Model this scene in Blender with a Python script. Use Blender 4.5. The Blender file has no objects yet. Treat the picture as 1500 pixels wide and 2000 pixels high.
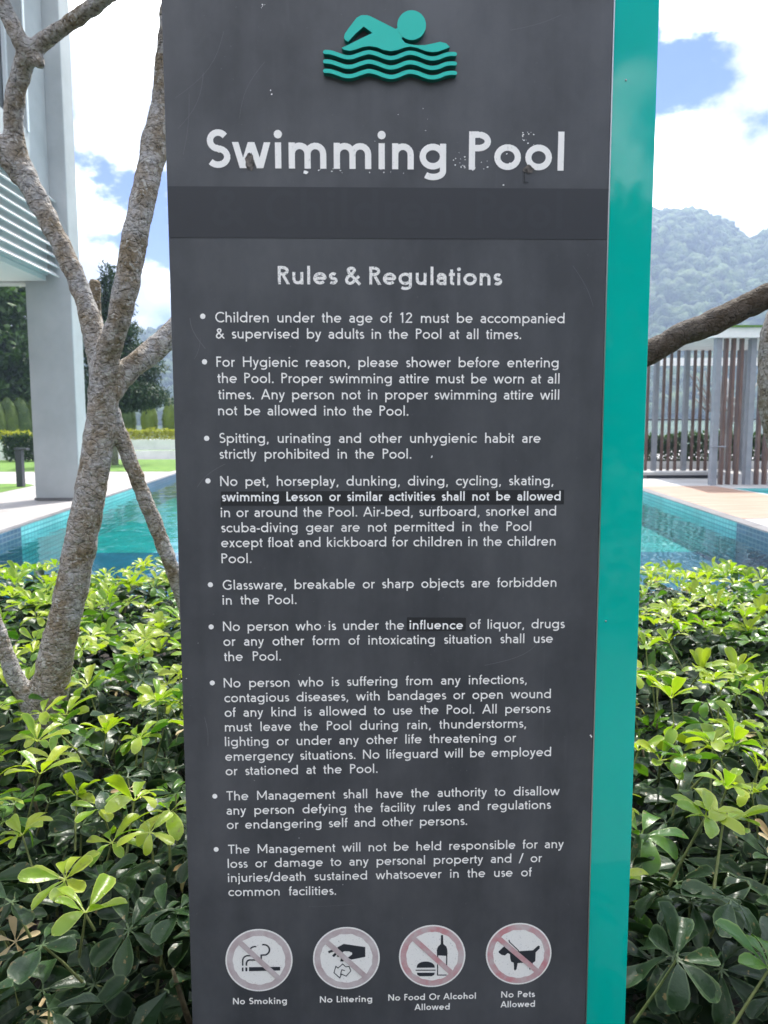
import bpy, bmesh, math, random
from mathutils import Vector, Matrix, noise, Euler
R = math.radians
SC = bpy.context.scene
COL = SC.collection
random.seed(7)

# ------------------------------------------------------------------ camera
F = 1500.0; PITCH = R(6.06); EYE = Vector((0, 0, 1.5))
cam_d = bpy.data.cameras.new('camera'); cam = bpy.data.objects.new('camera', cam_d); COL.objects.link(cam)
cam_d.sensor_fit = 'VERTICAL'; cam_d.sensor_height = 36; cam_d.lens = 36 * F / 2000
cam_d.clip_start = 0.05; cam_d.clip_end = 5000
cam.location = EYE
cam.rotation_euler = (R(90) - PITCH, R(0.1), 0)
cam_d.dof.use_dof = True; cam_d.dof.focus_distance = 1.5; cam_d.dof.aperture_fstop = 9.0
SC.camera = cam
# ------------------------------------------------------------------ light
SUN_EL, SUN_AZ = R(58), R(22)          # azimuth measured from +Y towards +X: the sun stands behind the sign
W = bpy.data.worlds.new('World'); SC.world = W; W.use_nodes = True
nt = W.node_tree; nt.nodes.clear()
def N(t, ty, **kw):
    n = t.nodes.new(ty)
    for k, v in kw.items():
        if hasattr(n, k): setattr(n, k, v)
    return n
out = N(nt, 'ShaderNodeOutputWorld'); bg = N(nt, 'ShaderNodeBackground'); bg.inputs[1].default_value = 0.15
sky = N(nt, 'ShaderNodeTexSky', sky_type='NISHITA'); sky.sun_disc = False
sky.sun_elevation = SUN_EL; sky.sun_rotation = SUN_AZ; sky.altitude = 200; sky.air_density = 1.0; sky.dust_density = 0.6; sky.ozone_density = 2.0
tc = N(nt, 'ShaderNodeTexCoord')
mp = N(nt, 'ShaderNodeMapping'); mp.inputs['Scale'].default_value = (1, 1, 1.7); mp.inputs['Location'].default_value = (3.88, 3.54, 6.51)
nt.links.new(tc.outputs['Generated'], mp.inputs[0])
n1 = N(nt, 'ShaderNodeTexNoise'); n1.inputs['Scale'].default_value = 4.6; n1.inputs['Detail'].default_value = 10; n1.inputs['Roughness'].default_value = 0.56
nt.links.new(mp.outputs[0], n1.inputs['Vector'])
r1 = N(nt, 'ShaderNodeMapRange'); r1.inputs[1].default_value = 0.43; r1.inputs[2].default_value = 0.52; r1.interpolation_type = 'SMOOTHSTEP'
nt.links.new(n1.outputs[0], r1.inputs[0])
n2 = N(nt, 'ShaderNodeTexNoise'); n2.inputs['Scale'].default_value = 5.0; n2.inputs['Detail'].default_value = 6
nt.links.new(mp.outputs[0], n2.inputs['Vector'])
r2 = N(nt, 'ShaderNodeValToRGB')
r2.color_ramp.elements[0].position = 0.40; r2.color_ramp.elements[0].color = (0.235, 0.245, 0.285, 1)
r2.color_ramp.elements[1].position = 0.56; r2.color_ramp.elements[1].color = (1, 1, 1, 1)
nt.links.new(n2.outputs[0], r2.inputs[0])
cs = N(nt, 'ShaderNodeVectorMath', operation='SCALE'); cs.inputs['Scale'].default_value = 12.5
nt.links.new(r2.outputs[0], cs.inputs[0])
bs = N(nt, 'ShaderNodeVectorMath', operation='MULTIPLY'); bs.inputs[1].default_value = (0.065, 0.145, 0.41)
nt.links.new(sky.outputs[0], bs.inputs[0])
mx = N(nt, 'ShaderNodeMix', data_type='RGBA')
nt.links.new(r1.outputs[0], mx.inputs['Factor']); nt.links.new(bs.outputs[0], mx.inputs['A']); nt.links.new(cs.outputs[0], mx.inputs['B'])
nt.links.new(mx.outputs['Result'], bg.inputs[0]); nt.links.new(bg.outputs[0], out.inputs[0])
sun_d = bpy.data.lights.new('sun', 'SUN'); sun_d.energy = 3.2; sun_d.angle = R(0.6); sun_d.color = (1, 0.96, 0.88)
sun = bpy.data.objects.new('sun', sun_d); COL.objects.link(sun)
sd = Vector((math.sin(SUN_AZ) * math.cos(SUN_EL), math.cos(SUN_AZ) * math.cos(SUN_EL), math.sin(SUN_EL)))
sun.rotation_euler = sd.to_track_quat('Z', 'Y').to_euler()
SC.view_settings.view_transform = 'Standard'; SC.view_settings.look = 'None'
SC.view_settings.exposure = 1.32; SC.view_settings.gamma = 1; SC.view_settings.use_curve_mapping = False
SC.cycles.max_bounces = 8; SC.cycles.transparent_max_bounces = 16; SC.cycles.volume_bounces = 0

# ------------------------------------------------------------------ helpers
def ray(px, py):
    a = (px - 750) / F; b = (1000 - py) / F
    return Vector((a, math.cos(PITCH) + b * math.sin(PITCH), -math.sin(PITCH) + b * math.cos(PITCH)))
def atY(px, py, y):
    d = ray(px, py); return EYE + d * (y / d.y)
def link(o, parent=None):
    COL.objects.link(o)
    if parent: o.parent = parent
    return o
def tag(o, label=None, cat=None, group=None, kind=None):
    if label: o['label'] = label
    if cat: o['category'] = cat
    if group: o['group'] = group
    if kind: o['kind'] = kind
    return o
def empty(name, loc=(0, 0, 0), rz=0):
    o = bpy.data.objects.new(name, None); o.location = loc; o.rotation_euler = (0, 0, rz); o.empty_display_size = 0.1
    return link(o)
class MB:
    def __init__(s): s.v = []; s.f = []; s.uv = []
    def add(s, vs, fs):
        n = len(s.v); s.v += [tuple(p) for p in vs]; s.f += [tuple(i + n for i in f) for f in fs]
    def box(s, x0, x1, y0, y1, z0, z1):
        s.add([(x0,y0,z0),(x1,y0,z0),(x1,y1,z0),(x0,y1,z0),(x0,y0,z1),(x1,y0,z1),(x1,y1,z1),(x0,y1,z1)],
              [(0,3,2,1),(4,5,6,7),(0,1,5,4),(1,2,6,5),(2,3,7,6),(3,0,4,7)])
        return s
    def prism(s, pts, z0, z1):      # polygon pts (x,y) extruded in z
        n = len(pts)
        s.add([(x,y,z0) for x,y in pts] + [(x,y,z1) for x,y in pts],
              [tuple(reversed(range(n))), tuple(range(n, 2*n))] + [(i,(i+1)%n,n+(i+1)%n,n+i) for i in range(n)])
        return s
    def sheet(s, pts, z):
        s.add([(x,y,z) for x,y in pts], [tuple(range(len(pts)))]); return s
    def tube(s, pts, rad, sides=10, cap=True):
        P = [Vector(p) for p in pts]; n = len(P); base = len(s.v)
        up = Vector((0.3, 0.9, 0.2)).normalized()
        for i in range(n):
            t = (P[min(i+1,n-1)] - P[max(i-1,0)]).normalized()
            a = t.cross(up)
            if a.length < 1e-3: a = t.cross(Vector((1,0,0)))
            a.normalize(); b = t.cross(a).normalized(); up = b * -1 if False else up
            for k in range(sides):
                g = 2*math.pi*k/sides
                s.v.append(tuple(P[i] + (a*math.cos(g) + b*math.sin(g)) * rad[i]))
        for i in range(n-1):
            for k in range(sides):
                k2 = (k+1) % sides
                s.f.append((base+i*sides+k, base+i*sides+k2, base+(i+1)*sides+k2, base+(i+1)*sides+k))
        if cap:
            s.f.append(tuple(base+k for k in reversed(range(sides)))); s.f.append(tuple(base+(n-1)*sides+k for k in range(sides)))
        return s
    def mesh(s, name, m=None, smooth=False):
        me = bpy.data.meshes.new(name); me.from_pydata(s.v, [], s.f); me.validate(); me.update()
        if m: me.materials.append(m)
        if smooth: me.shade_smooth()
        return me
    def build(s, name, m, parent=None, smooth=False, bevel=0):
        o = link(bpy.data.objects.new(name, s.mesh(name, m, smooth)), parent)
        bmn = bmesh.new(); bmn.from_mesh(o.data); bmesh.ops.recalc_face_normals(bmn, faces=bmn.faces); bmn.to_mesh(o.data); bmn.free()
        if bevel:
            b = o.modifiers.new('bevel', 'BEVEL'); b.width = bevel; b.segments = 2; b.limit_method = 'ANGLE'
        return o

# ------------------------------------------------------------------ materials
def mat(name, col, rough=0.6, **kw):
    m = bpy.data.materials.new(name); m.use_nodes = True
    p = m.node_tree.nodes['Principled BSDF']
    p.inputs['Base Color'].default_value = (*col, 1); p.inputs['Roughness'].default_value = rough
    for k, v in kw.items(): p.inputs[k].default_value = v
    return m
def noisy(name, c0, c1, scale=8, rough=0.6, lo=0.35, hi=0.65, bump=0, bscale=None, detail=6, coord='Object', stretch=(1,1,1), c2=None, rvar=0, dist=0.02):
    m = mat(name, c0, rough); t = m.node_tree; p = t.nodes['Principled BSDF']
    tc = N(t, 'ShaderNodeTexCoord'); mp = N(t, 'ShaderNodeMapping'); mp.inputs['Scale'].default_value = stretch
    t.links.new(tc.outputs[coord], mp.inputs[0])
    n = N(t, 'ShaderNodeTexNoise'); n.inputs['Scale'].default_value = scale; n.inputs['Detail'].default_value = detail; n.inputs['Roughness'].default_value = 0.6
    t.links.new(mp.outputs[0], n.inputs['Vector'])
    r = N(t, 'ShaderNodeValToRGB'); e = r.color_ramp.elements
    e[0].position = lo; e[0].color = (*c0, 1); e[1].position = hi; e[1].color = (*c1, 1)
    if c2: q = e.new((lo+hi)/2); q.color = (*c2, 1)
    t.links.new(n.outputs[0], r.inputs[0]); t.links.new(r.outputs[0], p.inputs['Base Color'])
    if rvar:
        mr = N(t, 'ShaderNodeMapRange'); mr.inputs[3].default_value = rough - rvar; mr.inputs[4].default_value = rough + rvar
        t.links.new(n.outputs[0], mr.inputs[0]); t.links.new(mr.outputs[0], p.inputs['Roughness'])
    if bump:
        n3 = N(t, 'ShaderNodeTexNoise'); n3.inputs['Scale'].default_value = bscale or scale*4; n3.inputs['Detail'].default_value = 5
        t.links.new(mp.outputs[0], n3.inputs['Vector'])
        b = N(t, 'ShaderNodeBump'); b.inputs['Strength'].default_value = bump; b.inputs['Distance'].default_value = dist
        t.links.new(n3.outputs[0], b.inputs['Height']); t.links.new(b.outputs[0], p.inputs['Normal'])
    return m

def sign_panel_material(name, base, light, rough):
    m = mat(name, base, rough); t = m.node_tree; p = t.nodes['Principled BSDF']
    tc = N(t, 'ShaderNodeTexCoord')
    def noise_(scale, st=(1,1,1), det=5, rot=(0,0,0), w=0.5):
        mp = N(t, 'ShaderNodeMapping'); mp.inputs['Scale'].default_value = st; mp.inputs['Rotation'].default_value = rot
        t.links.new(tc.outputs['Object'], mp.inputs[0])
        n = N(t, 'ShaderNodeTexNoise'); n.inputs['Scale'].default_value = scale; n.inputs['Detail'].default_value = det; n.inputs['Roughness'].default_value = w
        t.links.new(mp.outputs[0], n.inputs['Vector']); return n.outputs[0]
    def ramp(x, a, b, c0, c1):
        r = N(t, 'ShaderNodeMapRange'); r.inputs[1].default_value = a; r.inputs[2].default_value = b; r.inputs[3].default_value = c0; r.inputs[4].default_value = c1
        t.links.new(x, r.inputs[0]); return r.outputs[0]
    def math_(op, a, b):
        q = N(t, 'ShaderNodeMath', operation=op)
        for i, v in enumerate((a, b)):
            if isinstance(v, (int, float)): q.inputs[i].default_value = v
            else: t.links.new(v, q.inputs[i])
        return q.outputs[0]
    cloudy = noise_(6, (1, 1, 0.7), 6, w=0.62)
    streak = noise_(22, (1, 1, 0.06), 4)
    scratch = noise_(60, (1, 1, 0.035), 3, (0, R(28), 0))
    scratch2 = noise_(55, (1, 1, 0.03), 3, (0, R(-55), 0))
    f = ramp(cloudy, 0.36, 0.72, 0, 1.0)
    f = math_('ADD', f, ramp(streak, 0.35, 0.75, -0.08, 0.28))
    sc_ = math_('MULTIPLY', ramp(scratch, 0.66, 0.74, 0, 0.55), ramp(noise_(5, det=2), 0.5, 0.65, 0, 1))
    sc2 = math_('MULTIPLY', ramp(scratch2, 0.68, 0.76, 0, 0.5), ramp(noise_(4.3, det=2), 0.52, 0.65, 0, 1))
    f = math_('ADD', f, math_('ADD', sc_, sc2))
    speck = ramp(noise_(240, det=1), 0.745, 0.77, 0, 1)
    f = math_('ADD', f, speck)
    mx = N(t, 'ShaderNodeMix', data_type='RGBA'); mx.clamp_factor = True
    mx.inputs['A'].default_value = (*base, 1); mx.inputs['B'].default_value = (*light, 1)
    t.links.new(f, mx.inputs['Factor']); t.links.new(mx.outputs['Result'], p.inputs['Base Color'])
    t.links.new(ramp(cloudy, 0.3, 0.7, rough + 0.12, rough - 0.1), p.inputs['Roughness'])
    b = N(t, 'ShaderNodeBump'); b.inputs['Strength'].default_value = 0.05; b.inputs['Distance'].default_value = 0.002
    t.links.new(noise_(140, (1,1,0.4), 3), b.inputs['Height']); t.links.new(b.outputs[0], p.inputs['Normal'])
    return m
M = {}
M['panel'] = sign_panel_material('charcoal_panel', (0.039, 0.042, 0.0485), (0.084, 0.087, 0.096), 0.45)
M['vinyl'] = mat('dark_vinyl', (0.024, 0.026, 0.032), 0.5)
M['vinyl_relief'] = mat('dark_vinyl_relief', (0.026, 0.0285, 0.035), 0.46)
M['black_vinyl'] = mat('black_vinyl', (0.016, 0.017, 0.02), 0.5)
M['teal'] = noisy('teal_enamel', (0.0, 0.42, 0.345), (0.0, 0.455, 0.38), 5, 0.05, bump=0.012, bscale=2.0, stretch=(1,1,0.5))
M['teal_letter'] = mat('teal_acrylic', (0.0, 0.50, 0.41), 0.4)
M['teal_shaded_side'] = mat('teal_acrylic_shaded_edge', (0.0, 0.16, 0.13), 0.5)  # emblem teal again, darker: shade on the raised sides put into the colour
M['print'] = noisy('white_print', (0.66, 0.65, 0.63), (0.90, 0.88, 0.85), 700, 0.6, 0.26, 0.40, detail=3)
M['print_worn'] = noisy('worn_white_print', (0.32, 0.32, 0.32), (0.88, 0.86, 0.83), 520, 0.6, 0.34, 0.48, detail=4)
M['print_big'] = noisy('large_white_print', (0.52, 0.51, 0.50), (0.88, 0.86, 0.83), 260, 0.55, 0.26, 0.38, detail=5)
M['print_fresh'] = mat('fresh_white_print', (0.92, 0.91, 0.89), 0.5)
M['disc'] = noisy('white_disc', (0.38, 0.38, 0.38), (0.80, 0.79, 0.76), 420, 0.6, 0.27, 0.40, detail=4)
M['ring'] = noisy('faded_red_ring', (0.55, 0.50, 0.50), (0.40, 0.30, 0.31), 45, 0.6, 0.35, 0.75, detail=8)
M['ring_red'] = noisy('red_ring', (0.52, 0.46, 0.46), (0.52, 0.22, 0.24), 30, 0.6, 0.38, 0.62, detail=8)
M['ink'] = mat('black_print', (0.022, 0.026, 0.034), 0.55)
M['residue'] = noisy('tape_residue', (0.02, 0.018, 0.016), (0.20, 0.17, 0.15), 160, 0.7)
M['steel'] = mat('steel', (0.5, 0.5, 0.5), 0.3, Metallic=1.0)
M['white_wall'] = noisy('pale_render', (0.38, 0.40, 0.40), (0.47, 0.49, 0.49), 0.9, 0.75, bump=0.1, bscale=60, dist=0.004)
M['white_trim'] = mat('white_trim', (0.72, 0.76, 0.77), 0.5)
M['louvre'] = mat('pale_louvre', (0.80, 0.78, 0.76), 0.5)
M['soffit'] = mat('soffit', (0.66, 0.68, 0.68), 0.8)
M['white_paint'] = noisy('white_planter', (0.66, 0.67, 0.66), (0.78, 0.78, 0.77), 2, 0.7)
M['grey_metal'] = noisy('grey_painted_steel', (0.20, 0.215, 0.245), (0.26, 0.27, 0.30), 3, 0.4)
M['dark_metal'] = mat('dark_grey_metal', (0.05, 0.055, 0.065), 0.4)
M['brown_wood'] = noisy('brown_batten', (0.085, 0.045, 0.035), (0.16, 0.095, 0.075), 3, 0.55, stretch=(6,6,0.5))
M['concrete'] = noisy('pale_concrete', (0.36, 0.355, 0.35), (0.44, 0.435, 0.43), 1.2, 0.8, bump=0.1, bscale=30, dist=0.004)
M['soil'] = noisy('soil', (0.02, 0.016, 0.012), (0.05, 0.04, 0.03), 12, 0.95, bump=0.6)
M['terracotta'] = noisy('warm_stone', (0.27, 0.15, 0.095), (0.37, 0.245, 0.18), 1.6, 0.5, stretch=(0.5, 2.5, 1))
M['grass'] = noisy('turf', (0.07, 0.17, 0.018), (0.15, 0.26, 0.035), 2.2, 0.9, bump=0.6, bscale=120)
M['far_ground'] = noisy('far_ground', (0.04, 0.07, 0.02), (0.07, 0.10, 0.04), 0.05, 0.9)
def tiled(name, c0, c1, grout, sx, sy, rough=0.6, mortar=0.02, coord='Object', yz=False):
    m = mat(name, c0, rough); t = m.node_tree; p = t.nodes['Principled BSDF']
    tc = N(t, 'ShaderNodeTexCoord'); mp = N(t, 'ShaderNodeMapping')
    if yz:
        sep = N(t, 'ShaderNodeSeparateXYZ'); cb = N(t, 'ShaderNodeCombineXYZ'); t.links.new(tc.outputs[coord], sep.inputs[0])
        t.links.new(sep.outputs[1], cb.inputs[0]); t.links.new(sep.outputs[2], cb.inputs[1]); t.links.new(cb.outputs[0], mp.inputs[0])
    else: t.links.new(tc.outputs[coord], mp.inputs[0])
    b = N(t, 'ShaderNodeTexBrick'); b.offset = 0; b.inputs['Color1'].default_value = (*c0,1); b.inputs['Color2'].default_value = (*c1,1); b.inputs['Mortar'].default_value = (*grout,1)
    b.inputs['Scale'].default_value = 1; b.inputs['Brick Width'].default_value = sx; b.inputs['Row Height'].default_value = sy; b.inputs['Mortar Size'].default_value = mortar
    t.links.new(mp.outputs[0], b.inputs['Vector'])
    n = N(t, 'ShaderNodeTexNoise'); n.inputs['Scale'].default_value = 1.3; n.inputs['Detail'].default_value = 7
    t.links.new(tc.outputs[coord], n.inputs['Vector'])
    mr = N(t, 'ShaderNodeMapRange'); mr.inputs[1].default_value = .3; mr.inputs[2].default_value = .7; mr.inputs[3].default_value = 0.8; mr.inputs[4].default_value = 1.1
    t.links.new(n.outputs[0], mr.inputs[0])
    s = N(t, 'ShaderNodeVectorMath', operation='SCALE'); t.links.new(b.outputs[0], s.inputs[0]); t.links.new(mr.outputs[0], s.inputs['Scale'])
    t.links.new(s.outputs[0], p.inputs['Base Color'])
    return m
M['deck'] = tiled('deck_stone', (0.36, 0.335, 0.32), (0.40, 0.375, 0.36), (0.27, 0.255, 0.24), 1.2, 0.6, 0.7, 0.008)
M['coping'] = noisy('grey_coping', (0.13, 0.125, 0.13), (0.20, 0.19, 0.19), 3, 0.4)
M['granite'] = noisy('dark_granite', (0.11, 0.108, 0.103), (0.16, 0.155, 0.15), 6, 0.7)
M['teal_tile'] = tiled('teal_mosaic', (0.12, 0.50, 0.50), (0.20, 0.58, 0.58), (0.03, 0.26, 0.30), 0.15, 0.075, 0.3, 0.010, yz=True)
M['navy_tile'] = tiled('navy_mosaic', (0.03, 0.08, 0.16), (0.05, 0.12, 0.22), (0.16, 0.21, 0.26), 0.15, 0.075, 0.3, 0.010, yz=True)
M['teal_floor'] = tiled('teal_floor_mosaic', (0.008, 0.27, 0.27), (0.015, 0.34, 0.33), (0.01, 0.22, 0.23), 0.25, 0.25, 0.4, 0.01)
M['navy_floor'] = tiled('navy_floor_mosaic', (0.012, 0.07, 0.16), (0.02, 0.09, 0.20), (0.02, 0.06, 0.13), 0.25, 0.25, 0.4, 0.01)

def water_material():
    m = bpy.data.materials.new('pool_water'); m.use_nodes = True; t = m.node_tree; t.nodes.clear()
    o = N(t, 'ShaderNodeOutputMaterial'); mix = N(t, 'ShaderNodeMixShader'); tr = N(t, 'ShaderNodeBsdfTransparent'); gl = N(t, 'ShaderNodeBsdfGlossy'); fr = N(t, 'ShaderNodeFresnel')
    tr.inputs[0].default_value = (0.62, 0.93, 0.93, 1); gl.inputs['Roughness'].default_value = 0.01; gl.inputs['Color'].default_value = (1,1,1,1); fr.inputs[0].default_value = 1.333
    tc = N(t, 'ShaderNodeTexCoord'); mp = N(t, 'ShaderNodeMapping'); mp.inputs['Scale'].default_value = (1.0, 0.75, 1)
    t.links.new(tc.outputs['Object'], mp.inputs[0])
    a = N(t, 'ShaderNodeTexNoise'); a.inputs['Scale'].default_value = 2.2; a.inputs['Detail'].default_value = 2; a.inputs['Distortion'].default_value = 0.6
    t.links.new(mp.outputs[0], a.inputs['Vector'])
    b = N(t, 'ShaderNodeBump'); b.inputs['Strength'].default_value = 0.55; b.inputs['Distance'].default_value = 0.03
    t.links.new(a.outputs[0], b.inputs['Height'])
    for n in (gl, fr): t.links.new(b.outputs[0], n.inputs['Normal'])
    t.links.new(fr.outputs[0], mix.inputs[0]); t.links.new(tr.outputs[0], mix.inputs[1]); t.links.new(gl.outputs[0], mix.inputs[2]); t.links.new(mix.outputs[0], o.inputs[0])
    return m
M['water'] = water_material()
M['clear_glass'] = mat('balustrade_glass', (0.55, 0.70, 0.66), 0.05, Alpha=0.3)
M['glass'] = mat('window_glass', (0.02, 0.03, 0.035), 0.02)
M['glass'].node_tree.nodes['Principled BSDF'].inputs['Coat Weight'].default_value = 1.0

def bark_material(name, k=1.0, tint=(1,1,1)):
    m = mat(name, (0.3,0.27,0.24), 0.85); t = m.node_tree; p = t.nodes['Principled BSDF']
    tc = N(t, 'ShaderNodeTexCoord')
    def ns(scale, det, st=(1,1,1), loc=(0,0,0)):
        mp = N(t, 'ShaderNodeMapping'); mp.inputs['Scale'].default_value = st; mp.inputs['Location'].default_value = loc
        t.links.new(tc.outputs['Object'], mp.inputs[0])
        n = N(t, 'ShaderNodeTexNoise'); n.inputs['Scale'].default_value = scale; n.inputs['Detail'].default_value = det; n.inputs['Roughness'].default_value = 0.62
        t.links.new(mp.outputs[0], n.inputs['Vector']); return n.outputs[0]
    def ramp(x, els):
        r = N(t, 'ShaderNodeValToRGB'); e = r.color_ramp.elements
        e[0].position, e[0].color = els[0][0], (*els[0][1],1); e[1].position, e[1].color = els[-1][0], (*els[-1][1],1)
        for q in els[1:-1]: k = e.new(q[0]); k.color = (*q[1],1)
        t.links.new(x, r.inputs[0]); return r.outputs[0]
    base = ramp(ns(11, 9), [(0.28,(0.085,0.06,0.035)),(0.38,(0.25,0.19,0.12)),(0.50,(0.36,0.315,0.27)),(0.60,(0.44,0.42,0.41)),(0.74,(0.25,0.24,0.22))])
    spots = ramp(ns(85, 9, (1,1,1.6), loc=(3,1,2)), [(0.36,(.05,.04,.03)),(0.47,(.8,.77,.73)),(0.62,(1.,1.,1.))])
    mx = N(t, 'ShaderNodeMix', data_type='RGBA', blend_type='MULTIPLY'); mx.inputs['Factor'].default_value = 0.75
    t.links.new(base, mx.inputs['A']); t.links.new(spots, mx.inputs['B'])
    li = ramp(ns(60, 8, loc=(7,2,5)), [(0.55,(0,0,0)),(0.62,(.8,.8,.8))])
    m2 = N(t, 'ShaderNodeMix', data_type='RGBA'); m2.inputs['B'].default_value = (0.50,0.47,0.42,1)
    t.links.new(li, m2.inputs['Factor']); t.links.new(mx.outputs['Result'], m2.inputs['A'])
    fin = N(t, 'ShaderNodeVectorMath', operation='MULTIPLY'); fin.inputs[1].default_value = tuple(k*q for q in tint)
    t.links.new(m2.outputs['Result'], fin.inputs[0]); t.links.new(fin.outputs[0], p.inputs['Base Color'])
    b = N(t, 'ShaderNodeBump'); b.inputs['Strength'].default_value = 1.0; b.inputs['Distance'].default_value = 0.012
    vo_ = N(t, 'ShaderNodeTexVoronoi', feature='DISTANCE_TO_EDGE'); vo_.inputs['Scale'].default_value = 34
    wv = N(t, 'ShaderNodeVectorMath', operation='ADD'); wn = N(t, 'ShaderNodeTexNoise'); wn.inputs['Scale'].default_value = 20; t.links.new(tc.outputs['Object'], wn.inputs['Vector'])
    ws = N(t, 'ShaderNodeVectorMath', operation='SCALE'); ws.inputs['Scale'].default_value = .06; t.links.new(wn.outputs['Color'], ws.inputs[0])
    t.links.new(tc.outputs['Object'], wv.inputs[0]); t.links.new(ws.outputs[0], wv.inputs[1]); t.links.new(wv.outputs[0], vo_.inputs['Vector'])
    vr = N(t, 'ShaderNodeMapRange'); vr.inputs[2].default_value = .12; vr.inputs[4].default_value = .28; t.links.new(vo_.outputs['Distance'], vr.inputs[0])
    ha = N(t, 'ShaderNodeMath', operation='ADD'); t.links.new(vr.outputs[0], ha.inputs[0]); t.links.new(ns(50, 8, (1,1,1.5)), ha.inputs[1]); t.links.new(ha.outputs[0], b.inputs['Height']); t.links.new(b.outputs[0], p.inputs['Normal'])
    return m
M['bark'] = bark_material('frangipani_bark', 1.0, (.97, 1.0, 1.04))
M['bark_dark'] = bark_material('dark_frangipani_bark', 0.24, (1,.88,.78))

def leaf_material(name, c0, c1, rough=0.35, trans=0.35, edge=None, rnd=0.35, two=None, spec=0.5):
    m = mat(name, c0, rough, **{'Specular IOR Level': spec}); t = m.node_tree; p = t.nodes['Principled BSDF']; o = t.nodes['Material Output']
    oi = N(t, 'ShaderNodeObjectInfo'); tc = N(t, 'ShaderNodeTexCoord')
    n = N(t, 'ShaderNodeTexNoise'); n.inputs['Scale'].default_value = 9 if two is None else two; n.inputs['Detail'].default_value = 2
    geo = N(t, 'ShaderNodeNewGeometry'); t.links.new(geo.outputs['Position'], n.inputs['Vector'])
    ad = N(t, 'ShaderNodeMath', operation='ADD'); t.links.new(n.outputs[0], ad.inputs[0]); t.links.new(oi.outputs['Random'], ad.inputs[1])
    mr = N(t, 'ShaderNodeMapRange'); mr.inputs[1].default_value = 0.5; mr.inputs[2].default_value = 1.5; t.links.new(ad.outputs[0], mr.inputs[0])
    mx = N(t, 'ShaderNodeMix', data_type='RGBA'); mx.inputs['A'].default_value = (*c0,1); mx.inputs['B'].default_value = (*c1,1)
    t.links.new(mr.outputs[0], mx.inputs['Factor']); colr = mx.outputs['Result']
    if edge:
        at = N(t, 'ShaderNodeAttribute', attribute_name='rim')
        e2 = N(t, 'ShaderNodeMapRange'); e2.inputs[1].default_value = 0.60; e2.inputs[2].default_value = 1.0; e2.inputs[4].default_value = 0.75
        t.links.new(at.outputs['Fac'], e2.inputs[0])
        m2 = N(t, 'ShaderNodeMix', data_type='RGBA'); m2.inputs['B'].default_value = (*edge,1)
        t.links.new(e2.outputs[0], m2.inputs['Factor']); t.links.new(colr, m2.inputs['A']); colr = m2.outputs['Result']
    t.links.new(colr, p.inputs['Base Color'])
    if edge:
        sn = N(t, 'ShaderNodeTexNoise'); sn.inputs['Scale'].default_value = 70; sn.inputs['Detail'].default_value = 3; t.links.new(geo.outputs['Position'], sn.inputs['Vector'])
        sr = N(t, 'ShaderNodeMapRange'); sr.inputs[1].default_value = .66; sr.inputs[2].default_value = .70; sr.inputs[4].default_value = .8; t.links.new(sn.outputs[0], sr.inputs[0])
        m3 = N(t, 'ShaderNodeMix', data_type='RGBA'); m3.inputs['B'].default_value = (.16, .12, .05, 1); t.links.new(sr.outputs[0], m3.inputs['Factor']); t.links.new(colr, m3.inputs['A'])
        t.links.new(m3.outputs['Result'], p.inputs['Base Color'])
    bn = N(t, 'ShaderNodeTexNoise'); bn.inputs['Scale'].default_value = 60 if edge else 10; bn.inputs['Detail'].default_value = 4
    t.links.new(tc.outputs['Object'], bn.inputs['Vector'])
    bp_ = N(t, 'ShaderNodeBump'); bp_.inputs['Strength'].default_value = 0.35; bp_.inputs['Distance'].default_value = 0.006
    t.links.new(bn.outputs[0], bp_.inputs['Height']); t.links.new(bp_.outputs[0], p.inputs['Normal'])
    tl = N(t, 'ShaderNodeBsdfTranslucent'); sc = N(t, 'ShaderNodeVectorMath', operation='MULTIPLY'); sc.inputs[1].default_value = (1.3, 1.5, 0.5)
    t.links.new(colr, sc.inputs[0]); t.links.new(sc.outputs[0], tl.inputs[0])
    ms = N(t, 'ShaderNodeMixShader'); ms.inputs[0].default_value = trans
    t.links.new(p.outputs[0], ms.inputs[1]); t.links.new(tl.outputs[0], ms.inputs[2]); t.links.new(ms.outputs[0], o.inputs[0])
    return m
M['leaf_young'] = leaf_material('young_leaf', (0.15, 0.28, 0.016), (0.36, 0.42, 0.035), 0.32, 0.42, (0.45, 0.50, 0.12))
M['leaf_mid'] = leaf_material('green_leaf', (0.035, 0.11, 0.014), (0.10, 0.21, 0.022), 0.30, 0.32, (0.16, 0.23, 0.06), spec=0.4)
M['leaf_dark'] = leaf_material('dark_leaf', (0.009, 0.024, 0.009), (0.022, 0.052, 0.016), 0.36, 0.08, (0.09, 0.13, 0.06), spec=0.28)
M['leaf_dry'] = leaf_material('dry_leaf', (0.30, 0.20, 0.09), (0.52, 0.42, 0.24), 0.6, 0.3)
M['stalk'] = noisy('green_stalk', (0.08, 0.10, 0.03), (0.22, 0.24, 0.08), 30, 0.6)
M['twig'] = noisy('brown_twig', (0.05, 0.04, 0.02), (0.16, 0.13, 0.07), 40, 0.8)
M['tree_leaf'] = leaf_material('tree_foliage', (0.015, 0.035, 0.009), (0.05, 0.11, 0.016), 0.45, 0.25, two=1.2)
M['conifer_leaf'] = leaf_material('conifer_foliage', (0.008, 0.028, 0.008), (0.03, 0.07, 0.014), 0.6, 0.15, two=1.5)
M['cone_leaf'] = leaf_material('clipped_foliage', (0.035, 0.075, 0.010), (0.15, 0.21, 0.016), 0.6, 0.2, two=1.6)
M['yellow_leaf'] = leaf_material('yellow_foliage', (0.20, 0.22, 0.01), (0.46, 0.44, 0.03), 0.6, 0.3, two=2)
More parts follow.
